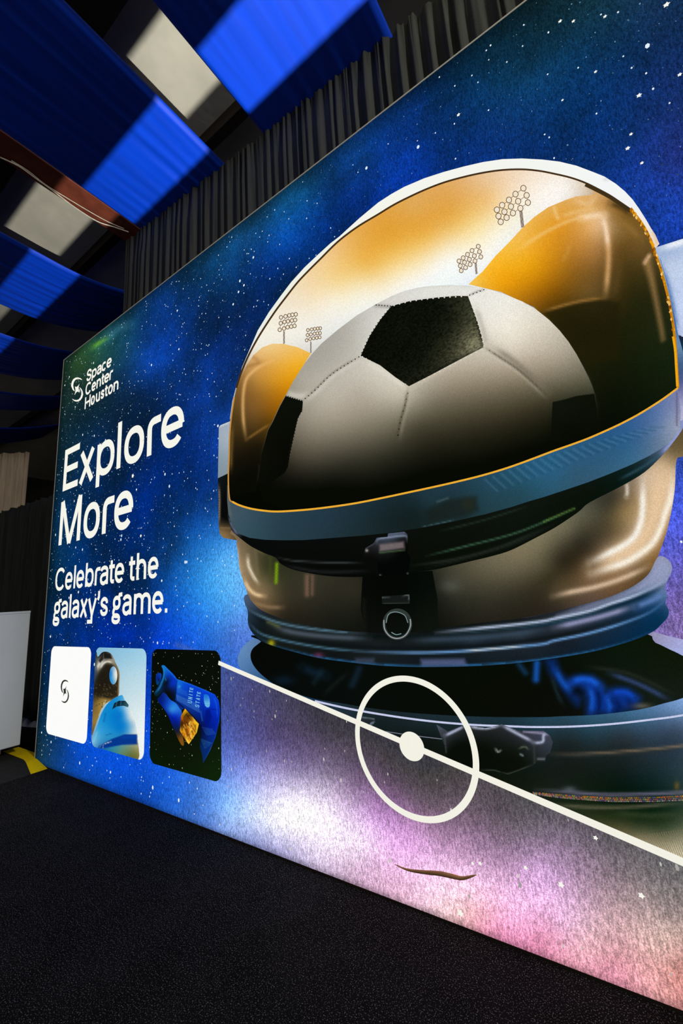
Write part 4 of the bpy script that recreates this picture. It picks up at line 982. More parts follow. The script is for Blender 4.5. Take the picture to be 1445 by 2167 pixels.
# ------------------------------------------------------------------ glowing wall: football mirrored in the visor
ball = empty('printed_football', (0, 0, 0), wall)
ball['label'] = 'stitched black and white leather ball mirrored in the visor'
BALL = [(547, 1020), (552.4, 960.7), (566, 911), (576, 893), (591, 860), (605, 835), (621.6, 804.5), (643.8, 770), (660, 749), (680, 727), (713, 699), (754.5, 667.5), (793, 645), (827.7, 626.6), (855, 615.6), (883, 608.7), (910.7, 605), (952, 603), (993.8, 604.8),
        (1029.8, 611.4), (1063, 621), (1104.5, 637.7), (1132, 653), (1162, 677), (1183.6, 699), (1202.7, 723), (1219.4, 749), (1233.7, 775.5), (1245.7, 799.4), (1252.8, 816), (1258.8, 834), (1264, 870), (1262, 918), (1210, 939), (1132, 967), (1021.5, 1003), (910.7, 1029), (810, 1050), (699, 1069), (600, 1077), (556, 1060)]
region('leather', BALL, 17,
       [(830, 632, (214, 212, 204)), (880, 615, (222, 221, 214)), (950, 611, (226, 225, 218)), (1000, 615, (232, 230, 222)), (800, 645, (204, 202, 194)), (740, 690, (178, 174, 164)), (700, 725, (170, 166, 157)), (760, 700, (196, 193, 184)), (800, 665, (214, 213, 206)), (660, 770, (168, 163, 152)), (700, 770, (176, 171, 160)), (640, 810, (170, 166, 152)), (740, 745, (184, 180, 170)),
        (1040, 640, (236, 233, 224)), (1090, 660, (236, 232, 220)), (1060, 700, (238, 232, 216)), (1120, 690, (226, 218, 202)), (1150, 720, (204, 194, 176)), (1080, 730, (226, 216, 198)), (1040, 720, (214, 208, 194)), (1180, 745, (178, 168, 148)), (1120, 760, (182, 170, 150)), (1200, 790, (124, 116, 98)), (1160, 800, (128, 118, 98)), (1230, 815, (84, 82, 64)), (1180, 838, (64, 62, 46)),
        (1000, 765, (190, 180, 160)), (1050, 775, (178, 166, 146)), (950, 800, (166, 154, 134)), (890, 825, (168, 160, 142)), (1080, 815, (124, 114, 92)), (1000, 830, (122, 112, 92)), (920, 850, (120, 112, 94)), (1120, 850, (72, 66, 48)), (1040, 870, (72, 66, 50)), (950, 890, (70, 66, 50)), (880, 900, (74, 70, 54)), (1000, 920, (38, 36, 24)), (900, 950, (34, 32, 22)), (1100, 900, (36, 34, 22)), (1180, 880, (28, 28, 16)),
        (1240, 870, (14, 18, 7)), (1000, 970, (14, 16, 8)), (880, 1000, (10, 12, 6)), (1150, 930, (12, 15, 6)),
        (780, 780, (206, 202, 188)), (740, 790, (196, 190, 176)), (700, 825, (188, 182, 168)), (820, 805, (206, 200, 186)), (850, 835, (200, 192, 174)), (760, 830, (178, 168, 154)), (680, 870, (170, 161, 146)), (740, 880, (158, 148, 132)), (820, 870, (150, 142, 124)), (660, 910, (136, 128, 112)), (740, 930, (106, 100, 84)), (820, 920, (92, 88, 72)), (640, 960, (84, 78, 64)), (740, 975, (52, 50, 40)), (820, 975, (36, 36, 26)), (640, 1000, (36, 34, 26)),
        (700, 1020, (14, 16, 9)), (620, 1030, (10, 12, 6)), (800, 1030, (8, 10, 4)), (570, 1040, (8, 10, 5)), (560, 980, (14, 14, 8))],
       [('s', [(860, 615), (905, 604), (960, 602), (1020, 608)], 5, (204, 204, 198), 0.5), ('s', [(828, 650), (793, 646)], 4, (150, 146, 140), 0.7), ('s', [(770, 742), (790, 705), (812, 672), (834, 650)], 4, (236, 234, 226), 0.75), ('s', [(770, 766), (805, 784), (838, 806), (862, 824)], 5, (222, 216, 202), 0.8),
        ('s', [(766, 758), (732, 778), (699, 800), (668, 830), (645, 850)], 5, (208, 204, 194), 0.7), ('s', [(606, 832), (630, 838), (650, 836)], 7, (212, 208, 196), 0.7), ('s', [(760, 755), (732, 771), (699, 793), (666, 825), (641, 847)], 2.0, (120, 112, 98), 0.7),
        ('s', [(1006, 650), (1018, 685), (1026, 715), (1031, 735)], 6, (170, 164, 150), 0.55), ('s', [(1042, 735), (1070, 752), (1100, 775), (1130, 802), (1160, 832)], 7, (118, 108, 92), 0.6), ('s', [(1030, 742), (1060, 762), (1093, 785), (1126, 813), (1155, 843)], 4, (206, 196, 178), 0.35),
        ('s', [(1024, 734.5), (1057.4, 756), (1093.4, 780), (1126.6, 809), (1160, 841)], 2.4, (60, 54, 42), 0.6), ('s', [(868, 825), (862, 860), (852, 895), (846, 930)], 4, (180, 172, 154), 0.3), ('s', [(863, 822), (856.7, 857.6), (848, 888), (841.5, 921), (839, 940)], 2.6, (70, 64, 50), 0.65),
        ('s', [(990, 626), (1010, 617), (1029, 611)], 2.0, (120, 116, 108), 0.6), ('s', [(830, 648), (870, 640), (925, 634), (985, 630)], 5, (190, 188, 180), 0.5), ('s', [(1000, 748), (955, 772), (910, 797), (872, 820)], 5, (206, 196, 178), 0.5)],
       ball, 4.0, None, False)
PENT = [(763, 753), (782, 711), (804, 677), (828, 647.5), (869, 636.5), (925, 629.4), (966, 626), (990, 626.5), (999, 650), (1010, 680), (1019, 711), (1024, 734.5), (994, 749.7), (952, 772), (911, 794), (865, 817.5), (836, 798), (804, 773)]
region('black_panel', PENT, 18, [(850, 690, (12, 15, 8)), (940, 660, (16, 19, 10)), (800, 740, (10, 12, 6)), (880, 770, (14, 17, 9)), (960, 700, (34, 36, 24)), (990, 700, (66, 66, 48)), (1000, 725, (110, 108, 84)), (960, 745, (56, 56, 40)), (920, 760, (28, 30, 19))],
       [('s', [(1000, 640), (1012, 680), (1022, 730)], 5, (18, 18, 12), 0.9), ('s', [(1022, 738), (960, 770), (868, 816)], 6, (16, 16, 10), 0.9)], ball, 4.0, backlit('grained_leather_print', [((120, 1, 150), 0.45, 1.75, 2.0)]), False)
region('black_panel', [(605, 836.3), (641, 847.4), (639.6, 868), (630, 886), (621.6, 922), (613.3, 960.7), (609, 988.4), (602, 1001), (560, 1030), (548, 1020), (553.4, 960.7), (567, 911), (577, 893), (592, 860)], 18,
       [(620, 850, (12, 14, 8)), (600, 890, (10, 12, 6)), (590, 950, (9, 10, 5)), (575, 1000, (8, 10, 5)), (560, 960, (12, 13, 7))], [('s', [(636, 880), (620, 940), (611, 985)], 3, (30, 30, 22), 0.6)], ball, 5.0, None, False)
region('black_panel', [(1169, 851), (1195.5, 845), (1219.4, 838), (1257.6, 833), (1263, 870), (1261, 915), (1200, 938), (1165, 930), (1167, 895)], 18, [(1190, 870, (14, 18, 10)), (1240, 860, (12, 16, 7)), (1200, 910, (9, 12, 5)), (1170, 920, (10, 13, 6))], (), ball, 6.0, None, False)


def stitches(paths, rgb, size):
    shp = []
    for pts, step in paths:
        p = densify(smooth_loop(pts, 6, False) if len(pts) > 2 else np.asarray(pts, float), 1.0, False)
        L = np.concatenate([[0], np.cumsum(np.linalg.norm(np.diff(p, axis=0), axis=1))])
        for d in np.arange(step / 2, L[-1], step):
            c = np.array([np.interp(d, L, p[:, 0]), np.interp(d, L, p[:, 1])])
            q4 = trace([c + size * np.array((math.cos(a), math.sin(a))) for a in np.arange(6) * math.pi / 3])
            fade = np.clip((960 - c[1]) / 160, 0.12, 1.0)
            shp.append((list(q4), [(0, 1, 2, 3, 4, 5)], tuple(v * fade for v in rgb)))
    return shp


o = flat_print('stitching', stitches([([(763, 753), (804, 776), (836, 800), (865, 817.5)], 9), ([(828, 648), (869, 637.5), (925, 630.5), (985, 627)], 12), ([(998, 646), (1010, 680), (1019, 711), (1024, 734.5)], 9.5),
                              ([(1024, 736), (994, 752), (952, 774), (911, 796), (868, 818)], 12.5), ([(605, 837), (641, 848)], 5)], (214, 210, 196), 1.7)
           + stitches([([(764, 750), (782, 711), (804, 677), (828, 648)], 8), ([(763, 753), (732, 772), (699, 794), (666, 826), (641, 847)], 9), ([(793, 645), (828, 648)], 6), ([(990, 626), (1029, 611)], 8), ([(640, 868), (630, 886), (621.6, 922), (613, 960), (608, 988)], 7), ([(1169, 851), (1195, 845), (1220, 838), (1257, 833)], 7)], (52, 48, 38), 1.5)
           + stitches([([(1030, 738), (1057, 756), (1093, 780), (1126, 809), (1155, 836)], 13), ([(864, 826), (857, 857), (848, 888), (842, 921)], 13)], (120, 112, 94), 1.7), 20, (200, 200, 190), ball, INK)
o['kind'] = 'stuff'

# stadium floodlights mirrored in the visor
def floodlight(rows, ox, oy, s, r, pole, pw, rgb):
    e = empty('printed_floodlight', (0, 0, 0), wall)
    shp = []
    cs = [[(ox + x / s, oy + y / s) for x, y in row] for row in rows]
    for row in cs:
        v, f = ribbon_quads(np.array(row), 1.0)
        shp.append((list(trace(np.array(v))), f))
    for j in range(len(cs[0])):
        v, f = ribbon_quads(np.array([c[j] for c in cs]), 0.9)
        shp.append((list(trace(np.array(v))), f))
    flat_print('rack', shp, 17, rgb, e, INK)
    for row in cs:
        for c in row:
            el = np.array([(c[0] + r * 0.92 * math.cos(a) + 0.0, c[1] + r * math.sin(a)) for a in np.arange(18) * math.pi / 9])
            v, f = ribbon_quads(el, 1.5, True)
            disc = trace(el)
            flat_print('lamp', [(list(disc), [tuple(range(18))], (240, 228, 205))], 18, rgb, e, INK)
            flat_print('lamp_rim', [(list(trace(np.array(v))), f)], 18.5, rgb, e, INK)
    p = [(ox + x / s, oy + y / s) for x, y in pole]
    v, f = ribbon_quads(np.array(p), pw)
    flat_print('pole', [(list(trace(np.array(v))), f)], 17, tuple(0.4 * a + 0.6 * 200 for a in rgb), e, INK)
    zig = []
    n = 6
    for i in range(n + 1):
        t = i / n
        zig.append((p[0][0] + (p[-1][0] - p[0][0]) * t + (pw * 0.35 if i % 2 else -pw * 0.35), p[0][1] + (p[-1][1] - p[0][1]) * t))
    v, f = ribbon_quads(np.array(zig), 0.9)
    flat_print('lattice', [(list(trace(np.array(v))), f)], 17.5, rgb, e, INK)
    return e


floodlight([[(1110, 355), (1050, 400), (1000, 445), (948, 485), (908, 520)], [(1135, 410), (1070, 455), (1015, 495), (965, 535), (920, 568)], [(1145, 465), (1087, 508), (1030, 545), (982, 580), (937, 612)]], 800, 300, 3.6125, 6.2, [(1090, 525), (1105, 655)], 7, (104, 74, 46))
floodlight([[(765, 800), (718, 832), (683, 862), (650, 888), (618, 912)], [(775, 840), (735, 872), (697, 900), (660, 922), (628, 948)], [(785, 880), (740, 912), (703, 938), (668, 962), (635, 985)]], 800, 300, 3.6125, 4.6, [(745, 925), (752, 1012)], 4.5, (112, 84, 60))
floodlight([[(522, 620), (557, 612), (585, 605), (610, 600), (635, 597)], [(520, 665), (548, 655), (575, 650), (605, 645), (630, 640)], [(512, 715), (545, 705), (572, 695), (600, 690), (625, 685)]], 450, 500, 3.6125, 4.0, [(545, 725), (545, 822)], 3.6, (104, 82, 62))
floodlight([[(728, 717), (757, 712), (780, 708), (803, 705), (822, 703)], [(725, 755), (750, 750), (778, 745), (800, 742), (820, 740)], [(718, 795), (745, 785), (770, 780), (795, 777), (818, 772)]], 450, 500, 3.6125, 3.3, [(750, 805), (750, 892)], 3.0, (112, 92, 74))

# ------------------------------------------------------------------ glowing wall: pitch marking
def uvp(u, v):
    return np.array((u * WALL_Y, v * WALL_Y + CAM_H))


WHITE = (242, 241, 228)
pitch = empty('printed_pitch_marking', (0, 0, 0), wall)
cc, ro, ri, rd = uvp(-0.5063, -0.3695), 0.163 * WALL_Y, 0.1488 * WALL_Y, 0.0329 * WALL_Y
ring = [cc + 0.5 * (ro + ri) * np.array((math.cos(a), math.sin(a))) for a in np.linspace(0, 2 * math.pi, 120, endpoint=False)]
flat_print('circle', [ribbon_quads(ring, ro - ri, True)], 22, WHITE, pitch)
flat_print('spot', [([cc + rd * np.array((math.cos(a), math.sin(a))) for a in np.linspace(0, 2 * math.pi, 64, endpoint=False)], [tuple(range(64))])], 23, WHITE, pitch)
a0, a1 = trace([(462, 1397.6)])[0], trace([(1445, 1815.8)])[0]
b0, b1 = trace([(462, 1407.2)])[0], trace([(1445, 1833.0)])[0]
m0, m1 = (a0 + b0) / 2, (a1 + b1) / 2
dirn = (m1 - m0) / np.linalg.norm(m1 - m0)
nrm = np.array((-dirn[1], dirn[0]))
wd = 0.5 * (abs((a0 - b0) @ nrm) + abs((a1 - b1) @ nrm))
end = m0 + dirn * ((PZ0 + 0.03 - m0[1]) / dirn[1])
flat_print('halfway_line', [ribbon_quads([m0, end], wd)], 21, WHITE, pitch)

# ------------------------------------------------------------------ glowing wall: cards
def card_shape(u0, u1, v0, v1, r=0.035):
    x0, z0 = uvp(u0, v0)
    x1, z1 = uvp(u1, v1)
    r *= WALL_Y
    out = []
    for cx, cz, a in ((x1 - r, z1 - r, 0), (x0 + r, z1 - r, 90), (x0 + r, z0 + r, 180), (x1 - r, z0 + r, 270)):
        for k in range(9):
            t = math.radians(a + k * 90 / 8)
            out.append((cx + r * math.cos(t), cz + r * math.sin(t)))
    return out


def clip_to(poly, card):
    """Sutherland-Hodgman: clip a traced polygon to a convex card outline (traced units)"""
    out = [np.array(p, float) for p in poly]
    n = len(card)
    area = sum(card[i][0] * card[(i + 1) % n][1] - card[(i + 1) % n][0] * card[i][1] for i in range(n))
    sg = 1 if area > 0 else -1
    for i in range(n):
        a, b = np.array(card[i]), np.array(card[(i + 1) % n])
        e = b - a
        ins = lambda p: sg * (e[0] * (p[1] - a[1]) - e[1] * (p[0] - a[0])) >= -1e-9
        res = []
        for k in range(len(out)):
            p, q2 = out[k - 1], out[k]
            if ins(p) != ins(q2):
                d = q2 - p
                den = e[0] * d[1] - e[1] * d[0]
                t = -(e[0] * (p[1] - a[1]) - e[1] * (p[0] - a[0])) / den if abs(den) > 1e-12 else 0
                res.append(p + d * t)
            if ins(q2):
                res.append(q2)
        out = res
        if not out:
            break
    return out


def picture_part(name, poly, layer, samples, ops, parent, card, step=3.0, soft=True, ox=170, oy=1350, s=4.5156):
    g = lambda p: (ox + p[0] / s, oy + p[1] / s)
    pp = clip_to([g(p) for p in (smooth_loop(poly, 3) if soft else poly)], card)
    sm = [(g((a, b))[0], g((a, b))[1], c) for a, b, c in samples]
    oo = []
    for op in ops:
        if op[0] == 's':
            oo.append(('s', [g(p) for p in op[1]], op[2] / s, op[3], op[4]))
        elif op[0] == 'b':
            x, y = g((op[1], op[2]))
            oo.append(('b', x, y, op[3] / s, op[4] / s, op[5], op[6]))
        else:
            oo.append(('p', [g(p) for p in op[1]], op[2] / s, op[3], op[4]))
    return region(name, pp, layer, sm, oo, parent, step, INK, False)


VC0, VC1 = -0.570, -0.158
cards = [card_shape(-2.502, -2.093, VC0, VC1), card_shape(-2.053, -1.648, VC0, VC1), card_shape(-1.610, -1.202, VC0, VC1)]
cpx = [[tuple(p) for p in back(np.array(c))] for c in cards]
c1 = flat_print('white_card', [(cards[0], [tuple(range(36))])], 4, (252, 252, 250), wall)
c1['label'] = 'white rounded card with a small dark emblem'
c2 = region('photo_card', cpx[1], 4, [(210, 1380, (132, 186, 214)), (250, 1375, (140, 192, 220)), (300, 1385, (158, 206, 228)), (270, 1430, (178, 212, 226)), (300, 1480, (206, 226, 232)), (260, 1500, (200, 222, 230)), (300, 1600, (240, 244, 242)), (290, 1550, (232, 240, 240)), (200, 1560, (120, 160, 190))], (), wall, 4.0, INK, False)
c2['label'] = 'printed photo of a white and black spacecraft above a blue aircraft nose'
c3 = region('photo_card', cpx[2], 4, [(330, 1400, (8, 12, 6)), (460, 1400, (10, 14, 8)), (400, 1600, (12, 22, 8)), (330, 1600, (10, 22, 6)), (460, 1640, (14, 34, 10))], (), wall, 8.0, INK, False)
c3['label'] = 'printed photo of a blue lit capsule against black starry sky'

# emblem shared by the logo and the white card
E_UP = [(405, 700), (370, 668), (300, 646), (240, 652), (180, 690), (142, 760), (128, 830), (140, 900), (165, 960), (208, 1000), (216, 985), (190, 920), (178, 850), (190, 780), (230, 712), (290, 686), (350, 692), (398, 712)]
E_LO = [(335, 903), (368, 950), (386, 1010), (386, 1080), (365, 1150), (320, 1205), (270, 1224), (210, 1218), (150, 1190), (175, 1225), (230, 1258), (300, 1262), (365, 1226), (410, 1160), (432, 1080), (420, 1000), (390, 940), (347, 900)]
E_ST = [(341, 806), (318, 880), (318, 945), (328, 1027), (290, 1005), (255, 1030), (213, 1097), (232, 1010), (238, 955), (222, 878), (262, 890), (300, 862)]


def emblem(parent, fn, layer, rgb):
    for nm, sh in (('emblem_crescent', E_UP), ('emblem_crescent', E_LO), ('emblem_star', E_ST)):
        p = np.array([fn(a, b) for a, b in sh])
        flat_print(nm, [(list(p), [tuple(range(len(p)))])], layer, rgb, parent)


emblem(c1, lambda x, y: trace([(137.2 + (x - 280) * 0.0585, 1463.0 + (y - 953) * 0.0800)])[0], 6, (48, 54, 44))

# spacecraft photo (traced in its own enlargement)
sh2 = empty('pictured_spacecraft', (0, 0, 0), wall)
picture_part('orbiter_body', [(105, 95), (150, 120), (165, 180), (205, 140), (245, 131), (285, 145), (315, 185), (335, 235), (362, 290), (376, 345), (372, 430), (362, 560), (290, 600), (230, 640), (180, 740), (140, 850), (105, 930), (90, 700), (90, 300)], 5,
             [(240, 160, (30, 30, 28)), (200, 190, (60, 56, 48)), (200, 240, (190, 186, 172)), (160, 280, (170, 165, 150)), (280, 215, (170, 160, 140)), (140, 120, (40, 40, 44)), (130, 260, (60, 66, 66)), (250, 260, (20, 18, 14)), (200, 350, (28, 26, 18)), (250, 480, (40, 34, 20)), (180, 480, (46, 38, 20)), (330, 470, (70, 58, 36)), (364, 400, (150, 130, 95)), (360, 310, (120, 105, 75)), (150, 560, (60, 48, 24)),
              (180, 620, (150, 120, 56)), (150, 700, (130, 105, 50)), (130, 800, (150, 120, 56)), (220, 600, (160, 130, 66)), (115, 880, (110, 90, 40)), (120, 400, (60, 70, 70))],
             [('s', [(190, 300), (215, 250), (260, 225), (310, 240)], 9, (235, 230, 215), 0.85), ('s', [(155, 290), (190, 240), (225, 225)], 14, (225, 222, 210), 0.8), ('s', [(222, 150), (222, 200)], 4, (130, 125, 110), 0.6), ('s', [(190, 395), (240, 370), (262, 330)], 3, (120, 110, 90), 0.6), ('s', [(238, 600), (180, 740)], 5, (225, 215, 185), 0.8), ('p', [(225, 150), (285, 150), (305, 200), (225, 195)], 6, (24, 24, 22), 0.95), ('p', [(175, 215), (215, 165), (218, 205), (190, 240)], 6, (30, 28, 24), 0.9), ('p', [(190, 300), (240, 255), (300, 250), (345, 300), (368, 380), (362, 560), (300, 585), (150, 560), (120, 520), (150, 400)], 14, (30, 26, 18), 0.8), ('s', [(140, 100), (150, 300), (140, 400)], 10, (50, 62, 66), 0.7), ('s', [(352, 280), (372, 345), (366, 470), (358, 555)], 6, (176, 150, 108), 0.75)] + [('s', [(x_, y_), (x_ + 5, y_ + 5)], 4, c_, 0.6) for x_, y_, c_ in zip(rng.uniform(130, 350, 90), rng.uniform(440, 680, 90), [(120, 104, 62), (14, 12, 8), (84, 72, 40)] * 30)], sh2, cpx[1], 1.5)
picture_part('orbiter_window', ellipse(315, 358, 38, 86, 24), 6, [(295, 340, (40, 132, 205)), (300, 400, (60, 150, 210)), (325, 340, (200, 212, 216)), (340, 380, (225, 225, 216)), (325, 430, (120, 170, 200))], (), sh2, cpx[1], 2.0)
picture_part('aircraft_nose', [(95, 1040), (110, 980), (150, 870), (200, 725), (250, 640), (300, 592), (350, 562), (388, 546), (405, 550), (422, 592), (460, 640), (492, 700), (522, 800), (542, 900), (548, 960), (545, 1190), (300, 1160), (95, 1080)], 7,
             [(350, 580, (30, 140, 205)), (390, 570, (60, 160, 215)), (300, 680, (14, 130, 205)), (250, 760, (16, 135, 205)), (200, 850, (40, 150, 210)), (150, 950, (90, 175, 215)), (120, 1000, (120, 185, 215)), (350, 800, (8, 120, 200)), (400, 720, (20, 130, 205)), (430, 830, (30, 135, 205)), (440, 690, (170, 205, 225)), (480, 760, (205, 220, 225)), (500, 850, (150, 190, 215)), (530, 900, (220, 228, 225)), (300, 900, (30, 140, 205)), (400, 890, (20, 125, 200)),
              (400, 1050, (90, 140, 130)), (300, 1060, (40, 130, 160)), (500, 1050, (130, 140, 100)), (500, 1130, (96, 104, 50)), (400, 1110, (90, 130, 100)), (200, 1060, (30, 100, 160))],
             [('p', [(165, 1062), (180, 1030), (300, 965), (420, 921), (540, 920), (545, 1018), (400, 1022), (250, 1050)], 5, (4, 52, 140), 0.97), ('s', [(400, 950), (540, 945)], 14, (6, 66, 165), 0.6), ('s', [(225, 800), (240, 720)], 8, (10, 90, 160), 0.6), ('s', [(215, 1050), (220, 1010)], 4, (180, 200, 220), 0.6), ('s', [(235, 1010), (290, 992)], 4, (225, 225, 215), 0.85), ('s', [(185, 1045), (200, 1015)], 4, (120, 150, 190), 0.6), ('s', [(240, 930), (292, 915)], 4, (14, 70, 120), 0.6), ('s', [(160, 900), (130, 990)], 6, (150, 205, 230), 0.5)], sh2, cpx[1], 2.4)
picture_part('cockpit_window', [(303, 682), (325, 622), (370, 600), (430, 600), (462, 640), (455, 662), (410, 648), (350, 655)], 8.0, [(340, 640, (14, 36, 50)), (400, 620, (20, 46, 60)), (445, 645, (50, 90, 100))], [('s', [(340, 650), (350, 610)], 4, (60, 130, 170), 0.7), ('s', [(385, 645), (390, 600)], 4, (60, 120, 160), 0.7)], sh2, cpx[1], 1.2, False)

# capsule photo (traced in its own enlargement)
cap = empty('pictured_capsule', (0, 0, 0), wall)
picture_part('capsule_tail', [(735, 592), (770, 545), (800, 520), (870, 590), (940, 650), (970, 720), (950, 860), (975, 930), (990, 1020), (960, 1015), (900, 890), (840, 745), (785, 660)], 5,
             [(780, 580, (8, 30, 120)), (850, 640, (20, 90, 205)), (870, 690, (50, 140, 215)), (900, 740, (10, 50, 190)), (830, 720, (6, 34, 150)), (930, 820, (10, 30, 120)), (960, 960, (120, 74, 20)), (940, 900, (30, 30, 40))], (), cap, cpx[2], 2.4)
picture_part('capsule_neck', [(775, 268), (800, 262), (832, 292), (922, 392), (915, 500), (905, 600), (860, 590), (800, 520), (735, 560), (705, 530), (740, 470), (785, 380), (790, 310)], 6.0,
             [(810, 290, (20, 110, 200)), (860, 350, (6, 60, 190)), (900, 430, (8, 50, 180)), (860, 440, (6, 44, 160)), (820, 420, (8, 12, 14)), (840, 520, (10, 12, 10)), (880, 560, (8, 16, 30)), (760, 490, (8, 40, 90)), (790, 400, (10, 60, 130)), (720, 530, (6, 40, 60))],
             [('s', [(800, 270), (795, 370), (760, 470), (715, 530)], 7, (30, 130, 190), 0.85), ('s', [(830, 295), (920, 392)], 5, (40, 140, 220), 0.7), ('s', [(812, 380), (818, 410)], 4, (60, 140, 160), 0.6)], cap, cpx[2], 2.2)
picture_part('capsule_nose_gear', [(722, 360), (745, 335), (775, 345), (770, 400), (740, 450), (725, 430)], 7, [(745, 380, (6, 40, 140)), (735, 430, (4, 60, 120)), (765, 360, (10, 60, 160))], [('s', [(725, 290), (770, 330)], 3, (10, 60, 120), 0.8), ('b', 750, 400, 8, 16, (6, 16, 50), 0.8)], cap, cpx[2], 2.0)
picture_part('capsule_body', [(922, 392), (1050, 438), (1200, 500), (1285, 540), (1322, 600), (1335, 690), (1326, 800), (1290, 950), (1240, 1075), (1172, 1195), (1165, 1120), (1142, 1040), (1145, 900), (1135, 820), (1000, 672), (960, 690), (905, 610), (915, 500)], 8,
             [(940, 420, (20, 110, 215)), (1000, 450, (8, 70, 205)), (1100, 490, (6, 62, 205)), (1200, 530, (6, 60, 205)), (1280, 580, (8, 64, 205)), (1310, 680, (6, 50, 195)), (950, 520, (14, 74, 190)), (960, 620, (10, 50, 150)), (1040, 560, (10, 60, 180)), (1100, 640, (12, 60, 180)), (1160, 620, (8, 54, 190)), (1250, 660, (4, 46, 190)), (1100, 740, (8, 34, 110)), (1180, 760, (4, 28, 130)), (1260, 800, (4, 30, 150)), (1300, 850, (4, 36, 160)), (1200, 900, (4, 24, 110)), (1260, 950, (6, 40, 130)), (1200, 1050, (6, 40, 110)), (1160, 900, (8, 16, 50)), (1180, 1170, (6, 40, 100))],
             [('s', [(905, 470 + 0), (930, 405)], 6, (6, 40, 140), 0.5)] + [('s', [(915 + 11 * k, 540 + 5 * k), (930 + 11 * k, 600 + 6 * k)], 2.6, (120, 190, 225), 0.42) for k in range(20)] + [('s', [(925 + 11 * k, 470 + 5 * k), (935 + 11 * k, 520 + 5 * k)], 2.2, (80, 160, 215), 0.34) for k in range(9)]
             + [('s', [(1165 + 10 * k, 850 + 2 * k), (1205 + 10 * k, 930 - k)], 2.2, (60, 130, 200), 0.42) for k in range(10)] + [('s', [(1150 + 9 * k, 960 + 4 * k), (1190 + 8 * k, 1060 - 6 * k)], 2.2, (60, 130, 190), 0.42) for k in range(10)]
             + [('s', [(1172, 1193), (1240, 1078), (1292, 950), (1328, 800), (1335, 690)], 5, (20, 110, 210), 0.8), ('s', [(925, 395), (1050, 441), (1200, 503), (1280, 540)], 5, (40, 130, 225), 0.6), ('b', 1250, 1075, 7, 24, (220, 60, 30), 0.9), ('s', [(1195, 700), (1240, 680), (1320, 690)], 5, (2, 20, 110), 0.6), ('p', [(1195, 690), (1240, 690), (1255, 760), (1215, 840), (1190, 800)], 6, (2, 20, 120), 0.8), ('b', 945, 465, 14, 14, (60, 170, 225), 0.7), ('s', [(1150, 700), (1165, 790)], 6, (40, 110, 190), 0.6), ('s', [(1000, 672), (1135, 820), (1145, 900), (1150, 1000)], 7, (6, 10, 24), 0.85), ('s', [(905, 600), (985, 665)], 8, (4, 10, 30), 0.7), ('s', [(1130, 500), (1150, 600), (1180, 700), (1190, 760)], 4, (4, 36, 130), 0.6), ('s', [(1030, 440), (1040, 560), (1060, 680)], 3, (4, 36, 130), 0.5), ('s', [(920, 395), (915, 500), (907, 600)], 5, (4, 20, 80), 0.7), ('s', [(1270, 560), (1300, 640), (1310, 760)], 5, (40, 110, 220), 0.5)], cap, cpx[2], 1.1, False)
picture_part('gold_window', [(1000, 675), (1132, 822), (1112, 905), (1036, 1016), (1010, 985), (950, 885), (962, 745)], 9,
             [(1000, 700, (225, 165, 20)), (1040, 740, (70, 46, 10)), (1080, 800, (225, 165, 30)), (1120, 825, (235, 180, 40)), (990, 780, (110, 60, 10)), (970, 840, (60, 36, 8)), (1040, 860, (190, 100, 14)), (1080, 880, (225, 160, 30)), (1010, 920, (190, 110, 16)), (1040, 960, (235, 175, 40)), (970, 880, (210, 150, 20))],
             [('s', [(1010, 730), (1050, 770), (1060, 790)], 7, (40, 26, 8), 0.7), ('s', [(1030, 800), (1020, 860), (1040, 930)], 5, (120, 50, 6), 0.6), ('s', [(1060, 800), (1050, 870), (1060, 950)], 4, (245, 205, 90), 0.7), ('s', [(1080, 820), (1100, 860)], 4, (60, 36, 6), 0.6), ('s', [(980, 850), (1010, 940)], 4, (250, 210, 90), 0.6), ('s', [(990, 760), (1020, 720)], 5, (50, 30, 6), 0.7)] + [('s', [(x_, y_), (x_ + dx_, y_ + dy_)], w_, c_, 0.7) for x_, y_, dx_, dy_, w_, c_ in zip(rng.uniform(960, 1110, 46), rng.uniform(720, 980, 46), rng.uniform(-30, 40, 46), rng.uniform(20, 70, 46), rng.uniform(3, 6, 46), [(250, 205, 70), (60, 34, 6), (205, 96, 10), (255, 225, 120), (110, 56, 6)] * 10)], cap, cpx[2], 1.1, False)
picture_part('flag_patch', [(1180, 545), (1228, 556), (1234, 655), (1192, 648)], 9, [(1200, 560, (30, 120, 215)), (1210, 620, (110, 190, 230))], [('s', [(1185 + 9 * k, 560), (1192 + 9 * k, 650)], 2, (20, 90, 190), 0.5) for k in range(5)], cap, cpx[2], 2.0)
shp = []
for i in range(170):
    x, y = rng.uniform(0, 1), rng.uniform(0, 1)
    c0 = (0.25 + 0.2 * rng.standard_normal(), 0.55 + 0.2 * rng.standard_normal()) if i < 80 else ((0.85 + 0.06 * rng.standard_normal(), 0.72 + 0.1 * rng.standard_normal()) if i < 105 else (x, y))
    u, v = -1.610 + 0.408 * np.clip(c0[0], 0.03, 0.97), VC0 + 0.412 * np.clip(c0[1], 0.03, 0.97)
    s = 0.0016 + 0.0022 * rng.random() ** 2
    c = uvp(u, v)
    g = rng.uniform(0.45, 1)
    shp.append(([c + s * np.array((math.cos(a), math.sin(a))) for a in np.arange(6) * math.pi / 3], [tuple(range(6))], (190 * g, 205 * g, 165 * g)))
o = flat_print('card_stars', shp, 4.6, (200, 210, 180), c3)
o['kind'] = 'stuff'

